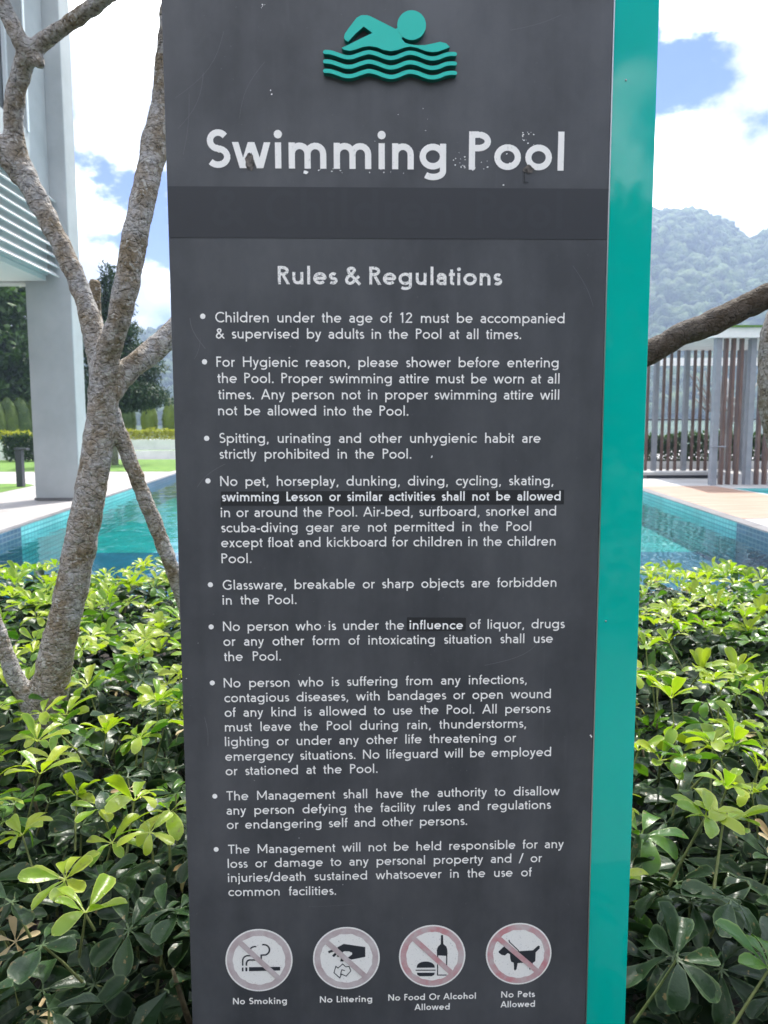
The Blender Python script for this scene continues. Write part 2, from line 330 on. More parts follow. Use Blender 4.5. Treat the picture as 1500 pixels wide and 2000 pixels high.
M['frangi_leaf'] = leaf_material('frangipani_leaf', (0.05, 0.13, 0.02), (0.10, 0.22, 0.03), 0.35, 0.3)
M['forest'] = noisy('forest_canopy', (0.010, 0.028, 0.010), (0.10, 0.155, 0.035), 0.11, 0.9, 0.38, 0.64, bump=1.0, bscale=0.8, dist=2.0, detail=8)

# ------------------------------------------------------------------ setting: ground, decks, pool
def pl(y): return -5.65 - 0.104 * (y - 11.2)
def pr(y): return 5.62 + 0.100 * (y - 11.15)
PY0, PYT, PYN, PY1 = 5.05, 12.0, 21.6, 44.0
def st(name, mb, m, **k):
    o = mb.build(name, m, **k); o['kind'] = 'structure'; return o
hole = (-34, 34, 5.05, 60)
g = MB(); S_ = 1280
g.sheet([(-S_,-S_),(S_,-S_),(S_,hole[2]),(-S_,hole[2])], -0.02)
g.sheet([(-S_,hole[2]),(hole[0],hole[2]),(hole[0],hole[3]),(-S_,hole[3])], -0.02)
g.sheet([(hole[1],hole[2]),(S_,hole[2]),(S_,hole[3]),(hole[1],hole[3])], -0.02)
g.sheet([(-S_,hole[3]),(S_,hole[3]),(S_,S_),(-S_,S_)], -0.02)
st('ground', g, M['far_ground'])
bed = MB(); bed.prism([(-9,-0.2),(9,-0.2),(9,5.04),(-9,5.04)], -0.02, 0.05); st('planting_bed', bed, M['soil'])
path = MB(); path.prism([(-30,-9),(30,-9),(30,-0.22),(-30,-0.22)], -0.3, 0.0); st('path', path, M['granite'])
d = MB()
d.prism([(hole[0],PY0),(pl(PY0),PY0),(pl(PY1),PY1),(hole[0],PY1)], -1.2, 0.0)
st('pool_deck', d, M['deck'])
# right deck with a gap for the small pool
d = MB(); sx0, sx1, sy0, sy1 = 9.0, 16.0, 15.6, 19.8
d.prism([(pr(PY0),PY0),(sx0,PY0),(sx0,PY1),(pr(PY1),PY1)], -1.2, 0.0)
d.prism([(sx0,PY0),(sx1,PY0),(sx1,sy0),(sx0,sy0)], -1.2, 0.0)
d.prism([(sx0,sy1),(sx1,sy1),(sx1,PY1),(sx0,PY1)], -1.2, 0.0)
d.prism([(sx1,PY0),(hole[1],PY0),(hole[1],PY1),(sx1,PY1)], -1.2, 0.0)
st('pool_deck', d, M['concrete'])
d = MB(); d.prism([(hole[0],PY1),(hole[1],PY1),(hole[1],hole[3]),(hole[0],hole[3])], -1.2, 0.0); st('pool_deck', d, M['concrete'])
t_ = MB(); t_.sheet([(pr(12.9)+.27,12.9),(sx0-.15,13.3),(sx0-.15,20.6),(pr(20.6)+.27,20.6)], 0.006); st('pool_deck', t_, M['terracotta'])
cp = MB()
cp.prism([(pr(PY0),PY0),(pr(PY0)+.25,PY0),(pr(PY1)+.25,PY1),(pr(PY1),PY1)], 0.0, 0.012)
cp.prism([(pl(PY0)-.12,PY0),(pl(PY0),PY0),(pl(PY1),PY1),(pl(PY1)-.12,PY1)], 0.0, 0.012)
st('pool_coping', cp, M['coping'])
FL = -0.78; WL = -0.15
def wall_band(fn, y0, y1, s, m):
    b = MB(); e = 0.012 * s
    b.add([(fn(y0)+e,y0,FL),(fn(y1)+e,y1,FL),(fn(y1)+e,y1,-0.002),(fn(y0)+e,y0,-0.002),
           (fn(y0)-e,y0,FL),(fn(y1)-e,y1,FL),(fn(y1)-e,y1,-0.002),(fn(y0)-e,y0,-0.002)],
          [(0,1,2,3),(7,6,5,4),(3,2,6,7),(0,3,7,4),(1,5,6,2)])
    st('pool_wall_tiles', b, m)
for fn, s in ((pl, 1), (pr, -1)):
    wall_band(fn, PY0, PYT + (0.4 if s < 0 else 0), s, M['navy_tile'])
    wall_band(fn, PYT + (0.4 if s < 0 else 0), PYN, s, M['teal_tile'])
    wall_band(fn, PYN, PY1, s, M['navy_tile'])
b = MB(); b.box(pl(PY1), pr(PY1), PY1-0.02, PY1+0.01, FL, -0.003); st('pool_wall_tiles', b, M['navy_tile'])
b = MB(); b.box(pl(PY0), pr(PY0), PY0-0.01, PY0+0.02, FL, -0.003); st('pool_wall_tiles', b, M['navy_tile'])
YB = 14.3
def floor(y0, y1, m):
    b = MB(); b.sheet([(pl(y0),y0),(pr(y0),y0),(pr(y1),y1),(pl(y1),y1)], FL); st('pool_floor', b, m)
floor(PY0, YB, M['navy_floor']); floor(YB, 26, M['teal_floor']); floor(26, PY1, M['navy_floor'])
b = MB(); b.sheet([(pl(PY0)+.012,PY0),(pr(PY0)-.012,PY0),(pr(PY1)-.012,PY1),(pl(PY1)+.012,PY1)], WL); w_ = st('pool_water', b, M['water'])
b = MB(); b.box(sx0-.5, sx1+.5, sy0-.5, sy1+.5, -1.25, -0.7); st('small_pool_floor', b, M['teal_floor'])
b = MB(); b.sheet([(sx0,sy0),(sx1,sy0),(sx1,sy1),(sx0,sy1)], -0.16); st('small_pool_water', b, M['water'])
b = MB(); b.box(sx0, sx1, sy1-0.012, sy1+0.01, -0.7, -0.003); st('pool_wall_tiles', b, M['teal_tile'])
# lawns on the left
for pts in ([(-15.5,28.4),(-7.9,28.4),(-8.3,40.5),(-33,40.5),(-33,28.4)], [(-33,18.0),(-9.3,18.0),(-9.7,21.3),(-10.2,21.9),(-33,21.9)]):
    b = MB(); b.sheet(pts, 0.008); st('lawn', b, M['grass'])
b = MB(); b.prism([(-33,43),(-6,43),(-6,47),(-33,47)], 0.0, 1.0); st('terrace_step', b, M['white_paint'])
b = MB(); b.prism([(-33,41.2),(-7.6,41.2),(-7.6,42.99),(-33,42.99)], 0.0, 0.45); st('terrace_step', b, M['white_paint'])
b = MB(); b.sheet([(-33,41.6),(-8,41.6),(-8,42.9),(-33,42.9)], 0.458); st('lawn', b, M['grass'])

# ------------------------------------------------------------------ hills with forest
def hill_h(x, y):
    r = math.hypot(x, y); az = math.degrees(math.atan2(x, y))
    h = 0
    # front right ridge
    prof = 95 + 12*math.sin(az*0.35+1.0) + 5*math.sin(az*1.1) 
    if az > 0:
        T = ((0,84),(12,86),(19.6,89),(21,89),(22.9,82),(24.3,75),(24.9,71),(25.5,75),(26.6,76),(31,84),(40,78),(60,72),(181,72))
        for (a0, p0), (a1, p1) in zip(T, T[1:]):
            if a0 <= az <= a1: prof = p0 + (p1-p0)*(az-a0)/(a1-a0)
    if az < 0: prof = 84 - 45*min(1, -az/9.0) if az > -60 else 60
    if abs(az) > 60: prof = 70 + 10*math.sin(az*0.1)
    t = max(0, min(1, (r - 200) / 160.0)); t = t*t*(3-2*t)
    h = prof * t
    wq = max(0, min(1, (az-4)/8)) * max(0, min(1, (42-az)/8))
    h += (noise.noise(Vector((x*0.012, y*0.012, 0))) * (8 - 5*wq) + noise.noise(Vector((x*0.04, y*0.04, 3))) * (5 - 2.5*wq)) * t + (t > 0)*noise.noise(Vector((x*0.03, y*0.03, 7)))*9*t*(1-t)*4
    return min(h, 98) - 0.5
def hill2(x, y): return 2*hill_h(x/2, y/2) + 1.5
hv, hf = [], []
na, nr = 180, 26
for i in range(nr+1):
    r = 380 + (1200-380) * i / nr
    for j in range(na):
        a = 2*math.pi*j/na; x, y = r*math.sin(a), r*math.cos(a)
        hv.append((x, y, hill2(x, y)))
for i in range(nr):
    for j in range(na):
        j2 = (j+1) % na
        hf.append((i*na+j, i*na+j2, (i+1)*na+j2, (i+1)*na+j))
hb = MB(); hb.add(hv, hf); st('hills', hb, M['forest'], smooth=True)
# canopy of the far wood on the hillside in view: uneven clumps
rnd = random.Random(3)
def lump(mb, c, r, rr, sub):
    mb_bm = LUMPS[rr.randrange(len(LUMPS))]
    ca, sa = math.cos(rr.random()*6.28), math.sin(rr.random()*6.28); ln = math.hypot(ca, sa); ca /= ln; sa /= ln
    sz = rr.uniform(0.8, 1.35)
    mb.add([(c[0]+(x*ca-y*sa)*r, c[1]+(x*sa+y*ca)*r, c[2]+z*r*sz) for x, y, z in mb_bm[0]], mb_bm[1])
LUMPS = []
for k in range(6):
    bm = bmesh.new(); bmesh.ops.create_icosphere(bm, subdivisions=2, radius=1)
    for v in bm.verts:
        nz = noise.noise(v.co*1.6 + Vector((k*9, 0, 0))) * 0.55 + noise.noise(v.co*4 + Vector((0, k*5, 0))) * 0.3
        v.co *= 1 + nz
    bm.verts.ensure_lookup_table()
    LUMPS.append(([tuple(v.co) for v in bm.verts], [tuple(v.index for v in f.verts) for f in bm.faces])); bm.free()
wood = MB()
for (a0, a1, cnt) in ((13, 31, 6200), (-23, -11, 1500), (-10, 12, 700)):
    for k in range(cnt):
        az = R(rnd.uniform(a0, a1)); r = rnd.uniform(440, 800)
        x, y = r*math.sin(az), r*math.cos(az); s = 2.2 + 5.0*rnd.random()**2.2
        lump(wood, (x, y, hill2(x, y) + s*0.5), s, rnd, 2)
o = wood.build('hillside_wood', M['forest'], smooth=True); tag(o, 'hazy blue green forest covering the far hillside beyond the pool', 'forest', kind='stuff')
# ------------------------------------------------------------------ haze
hz = MB(); hz.box(-1290, 1290, -1290, 1290, -3, 216)
hm = bpy.data.materials.new('haze'); hm.use_nodes = True; t = hm.node_tree; t.nodes.clear()
vo = N(t, 'ShaderNodeVolumePrincipled'); vo.inputs['Color'].default_value = (0.54, 0.70, 1.0, 1); vo.inputs['Density'].default_value = 0.0008; vo.inputs['Anisotropy'].default_value = 0.25
mo = N(t, 'ShaderNodeOutputMaterial'); t.links.new(vo.outputs[0], mo.inputs['Volume'])
o = hz.build('haze', hm); tag(o, 'pale blue haze veiling the far hills', 'haze', kind='stuff')

exec_order = 0

# ------------------------------------------------------------------ building on the left
bld = empty('building', (-7.0, 16.6, 0))
tag(bld, 'pale blue-white building on a column, with louvres and a tall window, at far left', 'building')
def bpart(name, boxes, m, bevel=0, parent=None):
    b = MB()
    for q in boxes: b.box(*q)
    b.v = [(x+7.0, y-16.6, z) for x, y, z in b.v]
    return b.build(name, m, parent or bld, bevel=bevel)
XF = -6.95
bpart('column', [(-7.56, -6.60, 16.6, 17.15, 0, 15)], M['white_wall'], 0.02)
bpart('column_base', [(-7.58, -6.58, 16.58, 17.17, 0.012, 0.06)], M['coping'])
bpart('wall', [(-8.2, XF, 4, 16.59, 6.35, 7.35), (-8.2, XF, 15.65, 16.59, 7.35, 15), (-8.2, XF-.02, 4, 9.0, 7.35, 15), (-15, -8.3, 4, 16.59, 4.75, 15)], M['white_wall'])
bpart('soffit', [(-15, -7.1, 4, 16.58, 4.64, 4.74)], M['soffit'])
bpart('crossbeam', [(-15, -7.57, 16.7, 17.1, 4.62, 4.95)], M['white_wall'], 0.02)
bpart('ledge', [(-15, -7.575, 16.62, 16.69, 4.78, 4.83)], M['white_trim'])
bpart('window_glass', [(-7.36, -7.33, 9.0, 15.64, 7.36, 15)], M['glass'])
fr_ = bpart('window_frame', [(-7.32, -7.25, 15.56, 15.645, 7.36, 15), (-7.32, -7.25, 9.0, 15.55, 7.36, 7.43), (-7.32, -7.22, 13.2, 13.28, 7.44, 15), (-7.32, -7.22, 11.0, 11.08, 7.44, 15)], M['white_trim'])
bpart('window_trim', [(XF+.003, XF+.03, 15.66, 15.74, 7.3, 15)], M['white_trim'], 0.01)
lv0 = None
for k in range(9):
    b = MB(); y0, y1, z = 4-16.6, 16.55-16.6, 4.70 + k*0.19
    prof = [(0.17, 0.0), (0.20, 0.012), (0.05, 0.14), (0.02, 0.125)]
    b.add([(p, y0, q) for p, q in prof] + [(p, y1, q) for p, q in prof], [(3,2,1,0),(4,5,6,7)] + [(i,(i+1)%4,4+(i+1)%4,4+i) for i in range(4)])
    if lv0 is None: lv0 = b.build('louvre', M['louvre'], bld); lv0.location = (0.0, 0, z); lm = lv0.data
    else:
        o = bpy.data.objects.new('louvre', lm); link(o, bld); o.location = (0.0, 0, z)
bpart('louvre_backing', [(-8.2, -7.06, 4, 16.58, 4.75, 6.34)], M['soffit'])

# ------------------------------------------------------------------ pergola on the right
pg = empty('pergola', (8.9, 21, 0)); tag(pg, 'poolside pergola with grey posts, brown battens and a white slab roof', 'pergola')
b = MB()
b.add([(8.75-8.9,-.2,3.94),(7.5,-.2,3.94),(8.5,7.9,4.42),(0.85,7.9,4.42),(8.75-8.9,-.2,4.2),(7.5,-.2,4.2),(8.5,7.9,4.7),(0.85,7.9,4.7)],
      [(0,3,2,1),(4,5,6,7),(0,1,5,4),(1,2,6,5),(2,3,7,6),(3,0,4,7)])
b.build('roof', M['white_paint'], pg)
b = MB(); b.box(-.2, 7.6, -.26, -.2, 4.205, 4.26); b.build('roof_edge', M['grass'], pg)
b = MB(); b.box(0.5, 9.0, 14.9, 15.3, 4.48, 4.8); b.build('rear_beam', M['white_paint'], pg)
for xx in (0.9, 8.7):
    b = MB(); b.box(xx, xx+.15, 15.0, 15.15, 0, 4.48); b.build('rear_post', M['grey_metal'], pg)
def post(name, x, y, w, dd, z1, m):
    b = MB(); b.box(-w/2, w/2, -dd/2, dd/2, 0.0, z1); o = b.build(name, m, pg, bevel=0.006); o.location = (x-8.9, y-21, 0); return o
for x, y, zt in ((8.98, 21, 3.95), (9.98, 21.15, 3.95), (11.0, 21.15, 3.95), (12.0, 21.15, 3.95), (13.0, 21.15, 3.95), (10.02, 28.6, 4.40), (11.13, 28.6, 4.40), (12.22, 28.6, 4.40), (13.3, 28.6, 4.40), (14.4, 28.6, 4.40)):
    post('post', x, y, 0.15, 0.22, zt, M['grey_metal'])
for x in (9.27, 9.47, 9.69, 10.25, 10.47, 10.7, 11.27, 11.5, 11.73, 12.27, 12.5, 12.73):
    post('batten', x, 21.15, 0.085, 0.14, 3.96, M['brown_wood'])
for x in (9.2, 9.45, 9.72, 10.30, 10.55, 10.81, 11.42, 11.68, 11.94, 12.5, 12.76, 13.02, 13.6, 13.85, 14.1):
    post('batten', x, 28.6, 0.075, 0.14, 4.40, M['brown_wood'])
b = MB(); b.tube([(-.1,-.16,1.05),(.35,-.16,1.05)], [.02,.02], 8); b.build('shower_arm', M['grey_metal'], pg)
# glass balustrade, planter and bench behind the pergola
gb = empty('glass_balustrade', (14, 34, 0)); tag(gb, 'glass balustrade with a thin grey rail behind the pergola', 'balustrade')
b = MB(); b.box(-8, 9, -.01, .01, 0.9, 1.9); gpan = b.build('glass_panel', M['clear_glass'], gb)
b = MB(); b.box(-8, 9, -.03, .03, 1.92, 1.98); b.build('rail', M['dark_metal'], gb)
for i in range(7):
    b = MB(); b.box(-7.9+i*2.7, -7.84+i*2.7, -.05, -.012, 0, 1.91); b.build('post', M['dark_metal'], gb)
pb = empty('planter', (14, 31, 0)); tag(pb, 'long low white planter holding bushes behind the pergola', 'planter')
b = MB(); b.box(-6, 8, -.9, .9, 0, 0.28); b.build('trough', M['white_paint'], pb, bevel=.01)
b = MB(); b.box(-5.9, 7.9, -.8, .8, 0.285, 0.3); b.build('soil', M['soil'], pb)
pb = empty('bench', (8.2, 24.2, 0)); tag(pb, 'low grey stone bench on the pale deck in front of the pergola', 'bench')
b = MB(); b.box(-0.2, 2.4, -.35, .35, 0.10, 0.2); b.build('seat', M['concrete'], pb, bevel=.01)
b = MB(); b.box(0.0, 2.2, -.25, .25, 0.0, 0.1); b.build('plinth', M['dark_metal'], pb)

# ------------------------------------------------------------------ leaf masses
def quad_leaf(mb, c, L, w, rr, flat=0.0):
    a = Vector((rr.gauss(0,1), rr.gauss(0,1), rr.gauss(0,1)*(1-flat))).normalized()
    up = Vector((rr.gauss(0,.6), rr.gauss(0,.6), 1)).normalized(); b = a.cross(up)
    if b.length < .01: return
    b.normalize(); n = a.cross(b)
    p = Vector(c)
    mb.add([p, p+a*L*.5+b*w*.5+n*w*.12, p+a*L, p+a*L*.5-b*w*.5+n*w*.12, p+a*L*.5], [(0,1,4),(1,2,4),(2,3,4),(3,0,4)])
def crown(blobs, n, L, w, rr, hollow=0.55):
    mb = MB(); tot = sum(b[3]*b[4]*b[5] for b in blobs)
    for (x,y,z,rx,ry,rz) in blobs:
        for k in range(int(n*rx*ry*rz/tot)):
            d_ = Vector((rr.gauss(0,1), rr.gauss(0,1), rr.gauss(0,1))).normalized(); q = rr.uniform(hollow, 1.0)
            s = 1 + 0.35*noise.noise(d_*2.2 + Vector((x,y,z)))
            quad_leaf(mb, (x+d_.x*rx*q*s, y+d_.y*ry*q*s, z+d_.z*rz*q*s), L*rr.uniform(.6,1.2), w*rr.uniform(.6,1.2), rr)
    return mb
def tree(name, label, cat, loc, blobs, n, L, w, lm, trunk, seed, group=None):
    rr = random.Random(seed); t = empty(name, loc); tag(t, label, cat, group)
    c = crown(blobs, n, L, w, rr).build('crown', lm, t); c['kind'] = 'stuff'
    mb = MB()
    H, r0 = trunk
    mb.tube([(0,0,0),(0.05,0,H*.5),(0,0.03,H)], [r0, r0*.8, r0*.5], 9)
    for (x,y,z,rx,ry,rz) in blobs[:6]:
        mb.tube([(0,0,H*.6),(x*.5,y*.5,(z+H*.6)*.5),(x,y,z)], [r0*.5, r0*.35, r0*.12], 7)
    mb.build('trunk', M['bark'], t, smooth=True)
    return t
rr = random.Random(11)
def blobs(n, R_, z0, z1, r, rr, taper=0):
    o = []
    for i in range(n):
        z = rr.uniform(z0, z1); f = 1 - taper*(z-z0)/(z1-z0); a = rr.uniform(0, 6.28); q = R_*math.sqrt(rr.random())*f
        o.append((q*math.cos(a), q*math.sin(a), z, r*f*rr.uniform(.7,1.2), r*f*rr.uniform(.7,1.2), r*f*rr.uniform(.6,1)))
    return o
tree('broadleaf_tree', 'dense dark broadleaf tree seen under the building, left of the column', 'tree', (-23.2, 46, 0), blobs(30, 3.8, 2.2, 9.5, 2.0, rr), 16000, 0.6, 0.30, M['tree_leaf'], (5, .3), 21)
tree('broadleaf_tree', 'smaller leafy tree with glossy leaves at the far left edge', 'tree', (-26.6, 48, 0), blobs(18, 3.2, 2.2, 9.0, 1.8, rr), 6000, 0.5, 0.28, M['tree_leaf'], (4, .25), 22)
tree('conifer_tree', 'dark green pointed conifer behind the forked frangipani trunk', 'tree', (-11.9, 34, 0), [(rr.uniform(-1,1)*1.15*(1-(i/28))**.8, rr.uniform(-1,1)*1.0*(1-i/26), 2.7+i*0.215, 1.5*(1-i/28)**.8+.15, 1.4*(1-i/30)+.15, .5) for i in range(27)], 34000, 0.22, 0.075, M['conifer_leaf'], (6.5, .16), 23)
for i, (x, y, h_, r_) in enumerate(((-8, -10, 5.0, 2.2), (-4, -10.5, 5.8, 2.4), (0, -10, 5.6, 2.2), (3.2, -9.6, 4.9, 2.0), (6.2, -9.4, 3.1, 1.3), (9.5, -10, 3.3, 1.4))):
    tree('garden_tree', 'round leafy garden tree across the path, facing the sign, behind the viewer', 'tree', (x, y, 0), blobs(14, r_*.8, h_*.40, h_*.86, r_*.75, rr), 4500, 0.32, 0.16, M['tree_leaf'], (h_*.6, .12), 40+i, 'garden trees facing the sign')

# clipped cones, hedges and bushes
def clipped_cone(label, x, y, z, h_, r_, seed, group):
    rr = random.Random(seed); t = empty('clipped_cone_shrub', (x, y, z)); tag(t, label, 'shrub', group)
    mb = MB(); n, s = 22, 28
    prof = lambda u: r_*(0.80 + 0.2*math.sin(min(1,u*2.2)*1.57)) * (max(0.0, 1-u**2.3))**0.62
    for i in range(n+1):
        u = i/n
        for k in range(s):
            g = 6.2832*k/s; q = prof(u)*(1+.05*noise.noise(Vector((math.cos(g)*2+seed, math.sin(g)*2, u*5))))
            mb.v.append((q*math.cos(g), q*math.sin(g), u*h_))
    for i in range(n):
        for k in range(s): mb.f.append((i*s+k, i*s+(k+1)%s, (i+1)*s+(k+1)%s, (i+1)*s+k))
    mb.build('core', M['cone_leaf'], t, smooth=True)
    lf = MB()
    for k in range(1500):
        u = rr.random()**1.15*.98; g = rr.uniform(0, 6.2832); q = prof(u)
        quad_leaf(lf, (q*math.cos(g), q*math.sin(g), u*h_), .085, .05, rr)
    o = lf.build('foliage', M['cone_leaf'], t); o['kind'] = 'stuff'
for i, (px, y) in enumerate(((-8, 40.6), (17, 41.2), (42, 41.8), (68, 42.6))):
    p = atY(px, 853, y)
    clipped_cone(['clipped cone shrub cut by the left edge of the photo', 'clipped cone shrub second from the left edge on the white planter', 'clipped cone shrub third from the left edge, left of the column', 'clipped cone shrub half hidden by the column'][i], p.x, p.y, 1.05, 2.25, 0.60, 50+i, 'clipped cones left of the column')
for i, px in enumerate((250, 292, 334, 378, 420)):
    p = atY(px, 838, 45)
    clipped_cone(['clipped cone shrub just right of the forked trunk', 'middle clipped cone shrub between trunk and sign', 'clipped cone shrub touching the left edge of the sign', 'clipped cone shrub hidden behind the sign', 'clipped cone shrub hidden behind the sign'][i], p.x, p.y, 1.45, 1.95, 0.50, 60+i, 'clipped cones beyond the lawn')
def bush(name, label, cat, x0, x1, y0, y1, z0, z1, n, L, w, m, seed, ragged=.12):
    rr = random.Random(seed); t = empty(name, ((x0+x1)/2, (y0+y1)/2, z0)); tag(t, label, cat)
    cx, cy = (x0+x1)/2, (y0+y1)/2; mb = MB(); H = z1-z0
    for k in range(n):
        x, y, z = rr.uniform(x0-cx, x1-cx), rr.uniform(y0-cy, y1-cy), H*rr.random()**.7
        if rr.random() < .5: y = y0-cy
        z *= 1 + ragged*2*noise.noise(Vector((x*1.5, y*1.5, seed)))
        quad_leaf(mb, (x, y, z), L*rr.uniform(.6,1.3), w, rr)
    o = mb.build('foliage', m, t); o['kind'] = 'stuff'
    b = MB()
    for k in range(6):
        x = (x0-cx)*.8 + (x1-x0)*.8*k/5; b.tube([(x,0,0),(x+.05,0,H*.5),(x,.03,H*.85)], [.02,.015,.01], 5)
    b.build('stem', M['twig'], t); return t
bush('flower_hedge', 'low yellow-green hedge in front of the clipped cones', 'hedge', -17.5, -7, 43.3, 44.3, 1.0, 1.55, 7000, .16, .06, M['yellow_leaf'], 71)
bush('shrub', 'dark round bush with yellow tips left of the column', 'shrub', -18.6, -16.9, 37.6, 38.6, 0.05, 1.25, 2200, .22, .09, M['tree_leaf'], 72)
bush('shrub', 'bright yellow flowering plant on the white planter end', 'shrub', -18.9, -17.6, 38.0, 39.0, 0.9, 1.45, 700, .2, .07, M['yellow_leaf'], 73)
bush('shrub', 'dark green bushes growing in the white planter behind the pergola', 'shrub', 8.3, 21.5, 30.3, 31.6, 0.3, 1.3, 9000, .22, .1, M['tree_leaf'], 74)
pb = empty('planter', (-24, 40.2, 0)); tag(pb, 'white rendered planter wall holding the clipped cones at far left', 'planter')
b = MB(); b.box(-9, 5.2, -.5, 2.6, 0, 1.05); b.build('wall', M['white_paint'], pb, bevel=.02)
bush('hedge', 'unseen tall green hedge added behind the viewer to darken the reflection in the sign', 'hedge', -7, 8, -3.6, -2.7, 0.0, 2.3, 14000, .14, .07, M['tree_leaf'], 75, .03)  # out of view, added so the teal strip reflects something dark
# bollard
p = atY(41, 950, 20.67)
bo = empty('bollard', (p.x, p.y, 0)); tag(bo, 'dark grey path light post on the lawn edge left of the column', 'bollard')
b = MB(); b.box(-.085, .085, -.085, .085, 0, .98); b.build('post', M['dark_metal'], bo, bevel=.008)
b = MB(); b.box(-.1, .24, -.1, .1, .985, 1.05); b.build('cap', M['dark_metal'], bo, bevel=.008)

# ------------------------------------------------------------------ frangipani trees
tex = bpy.data.textures.new('bark_lumps', 'CLOUDS'); tex.noise_scale = 0.05; tex.noise_depth = 3
def spline(pts, k=5):
    P = [Vector(p) for p in pts]; out_ = []
    for i in range(len(P)-1):
        p0, p1, p2, p3 = P[max(i-1,0)], P[i], P[i+1], P[min(i+2,len(P)-1)]
        for j in range(k):
            t = j/k; out_.append(0.5*((2*p1) + (p2-p0)*t + (2*p0-5*p1+4*p2-p3)*t*t + (3*p1-p0-3*p2+p3)*t**3))
    out_.append(P[-1]); return out_
def limb(mb, pts):          # pts: (px, py, depth, width in px)
    q = []
    for px, py, y, w in pts:
        p = atY(px, py, y); q.append(Vector((p.x, p.y, p.z, w/2/F*(p-EYE).length*0.93)))
    q = [Vector(v) for v in q]
    s = spline([v.to_3d() for v in q]); r = []
    for i in range(len(q)-1):
        for j in range(5): r.append(q[i][3]*(1-j/5) + q[i+1][3]*j/5)
    r.append(q[-1][3])
    mb.tube(s, r, 14); return s[-1], (s[-1]-s[-4]).normalized()
def frangi(label, loc, limbs, tips, seed, extra=None, voxel=0.009, bark='bark'):
    rr = random.Random(seed); t = empty('frangipani_tree', loc); tag(t, label, 'tree', 'frangipani trees in the hedge')
    mb = MB()
    for l in limbs: limb(mb, l)
    if extra: extra(mb)
    L = Vector(loc); crown_mb = MB()
    for (a, b_, r_) in tips:
        a = Vector(a); b_ = Vector(b_); m_ = (a+b_)/2 + Vector((rr.uniform(-.08,.08), rr.uniform(-.08,.08), .05))
        mb.tube(spline([a, m_, b_], 4), [r_*(1-.35*i/8) for i in range(9)], 12)
        dirn = (b_-m_).normalized()
        for k in range(15):
            g = 2.4*k; el = R(10 + 45*(k/15)); h_ = Vector((math.cos(g)*math.cos(el), math.sin(g)*math.cos(el), math.sin(el)))
            s = b_ + dirn*(.06*k/15 - .04); Lf = rr.uniform(.2,.3); sd_ = h_.cross(Vector((0,0,1))).normalized()*Lf*.15
            row = [(s+h_*Lf*u - Vector((0,0,1))*Lf*.25*u*u, wd) for u, wd in ((0,.1),(.3,.7),(.6,1),(.85,.7),(1,.05))]
            vs = []
            for c, wd in row: vs += [c-sd_*wd, c+sd_*wd]
            crown_mb.add(vs, [(2*i,2*i+1,2*i+3,2*i+2) for i in range(4)])
    mb.v = [tuple(Vector(v)-L) for v in mb.v]
    o = mb.build('trunk', M[bark], t, smooth=True)
    m_ = o.modifiers.new('union', 'REMESH'); m_.mode = 'VOXEL'; m_.voxel_size = voxel; m_.use_smooth_shade = True
    m_ = o.modifiers.new('smooth', 'SMOOTH'); m_.factor = .5; m_.iterations = 4
    m_ = o.modifiers.new('lumps', 'DISPLACE'); m_.texture = tex; m_.strength = 0.014; m_.mid_level = .5
    if crown_mb.v:
        crown_mb.v = [tuple(Vector(v)-L) for v in crown_mb.v]
        o = crown_mb.build('crown', M['frangi_leaf'], t, smooth=True); o['kind'] = 'stuff'
D = 2.45
base = atY(80, 1420, D)
def rise(px, py, y, w): return (px, py, y, w)
A = [
 [(40,1900,D,84),(72,1560,D,76),(92,1400,D,71),(104,1300,D,67),(130,1193,D,62),(157,1060,D,63),(180,940,D,60),(192,860,D,58),(201,790,D,58),(206,750,D,62),(208,722,D,56)],
 [(206,750,D,56),(192,700,D,44),(175,620,D,40),(153,550,D,38),(121,480,D,38),(88,415,D,38),(55,350,D,39),(33,290,D,36),(27,235,D-.02,33),(32,180,D-.04,32),(45,133,D-.06,33),(57,98,D-.08,36)],
 [(57,102,D-.08,34),(36,70,D-.1,28),(18,30,D-.1,28),(-5,-20,D-.12,28),(-20,-80,D-.15,26)],
 [(60,100,D-.08,28),(100,68,D-.1,26),(150,35,D-.14,25),(205,-4,D-.2,26),(250,-40,D-.25,24)],
 [(60,112,D-.08,24),(82,121,D-.09,22),(90,122,D-.09,18)],
 [(42,348,D,32),(14,312,D-.03,30),(-20,262,D-.05,28),(-60,200,D-.05,26)],
 [(205,765,D,54),(210,700,D-.03,48),(227,640,D-.06,46),(247,560,D-.08,47),(261,480,D-.08,50),(278,400,D-.08,48),(296,320,D-.06,50),(306,265,D-.05,50),(317,213,D-.04,42),(325,107,D-.04,34),(333,0,D-.05,30),(338,-70,D-.06,28)],
 [(210,770,D,50),(235,738,D+.03,48),(270,706,D+.06,48),(305,680,D+.1,46),(340,646,D+.14,48),(400,600,D+.2,46),(470,545,D+.25,44)],
 [(218,800,D+.02,30),(235,845,D+.04,30),(254,900,D+.06,31),(293,1000,D+.1,32),(333,1100,D+.14,30),(362,1190,D+.18,31),(400,1330,D+.22,36),(430,1500,D+.25,40)],
 [(190,620,D+.3,20),(186,575,D+.3,22),(187,545,D+.3,22)],
 [(196,720,D+.02,30),(190,620,D+.3,20)],
 [(84,1430,D,42),(52,1365,D-.02,33),(28,1320,D-.03,31),(5,1262,D-.04,30),(-20,1190,D-.05,30),(-60,1080,D-.06,32),(-110,900,D-.06,30)],
]
def up_(px, py, y): return atY(px, py, y)
def tipset(starts, rr, n=3):
    o = []
    for s in starts:
        for k in range(n):
            o.append((s, (s[0]+rr.uniform(-.35,.35), s[1]+rr.uniform(-.15,.45), max(s[2]+rr.uniform(.35,.8), 3.35 + rr.uniform(0,.5))), .022))
    return o
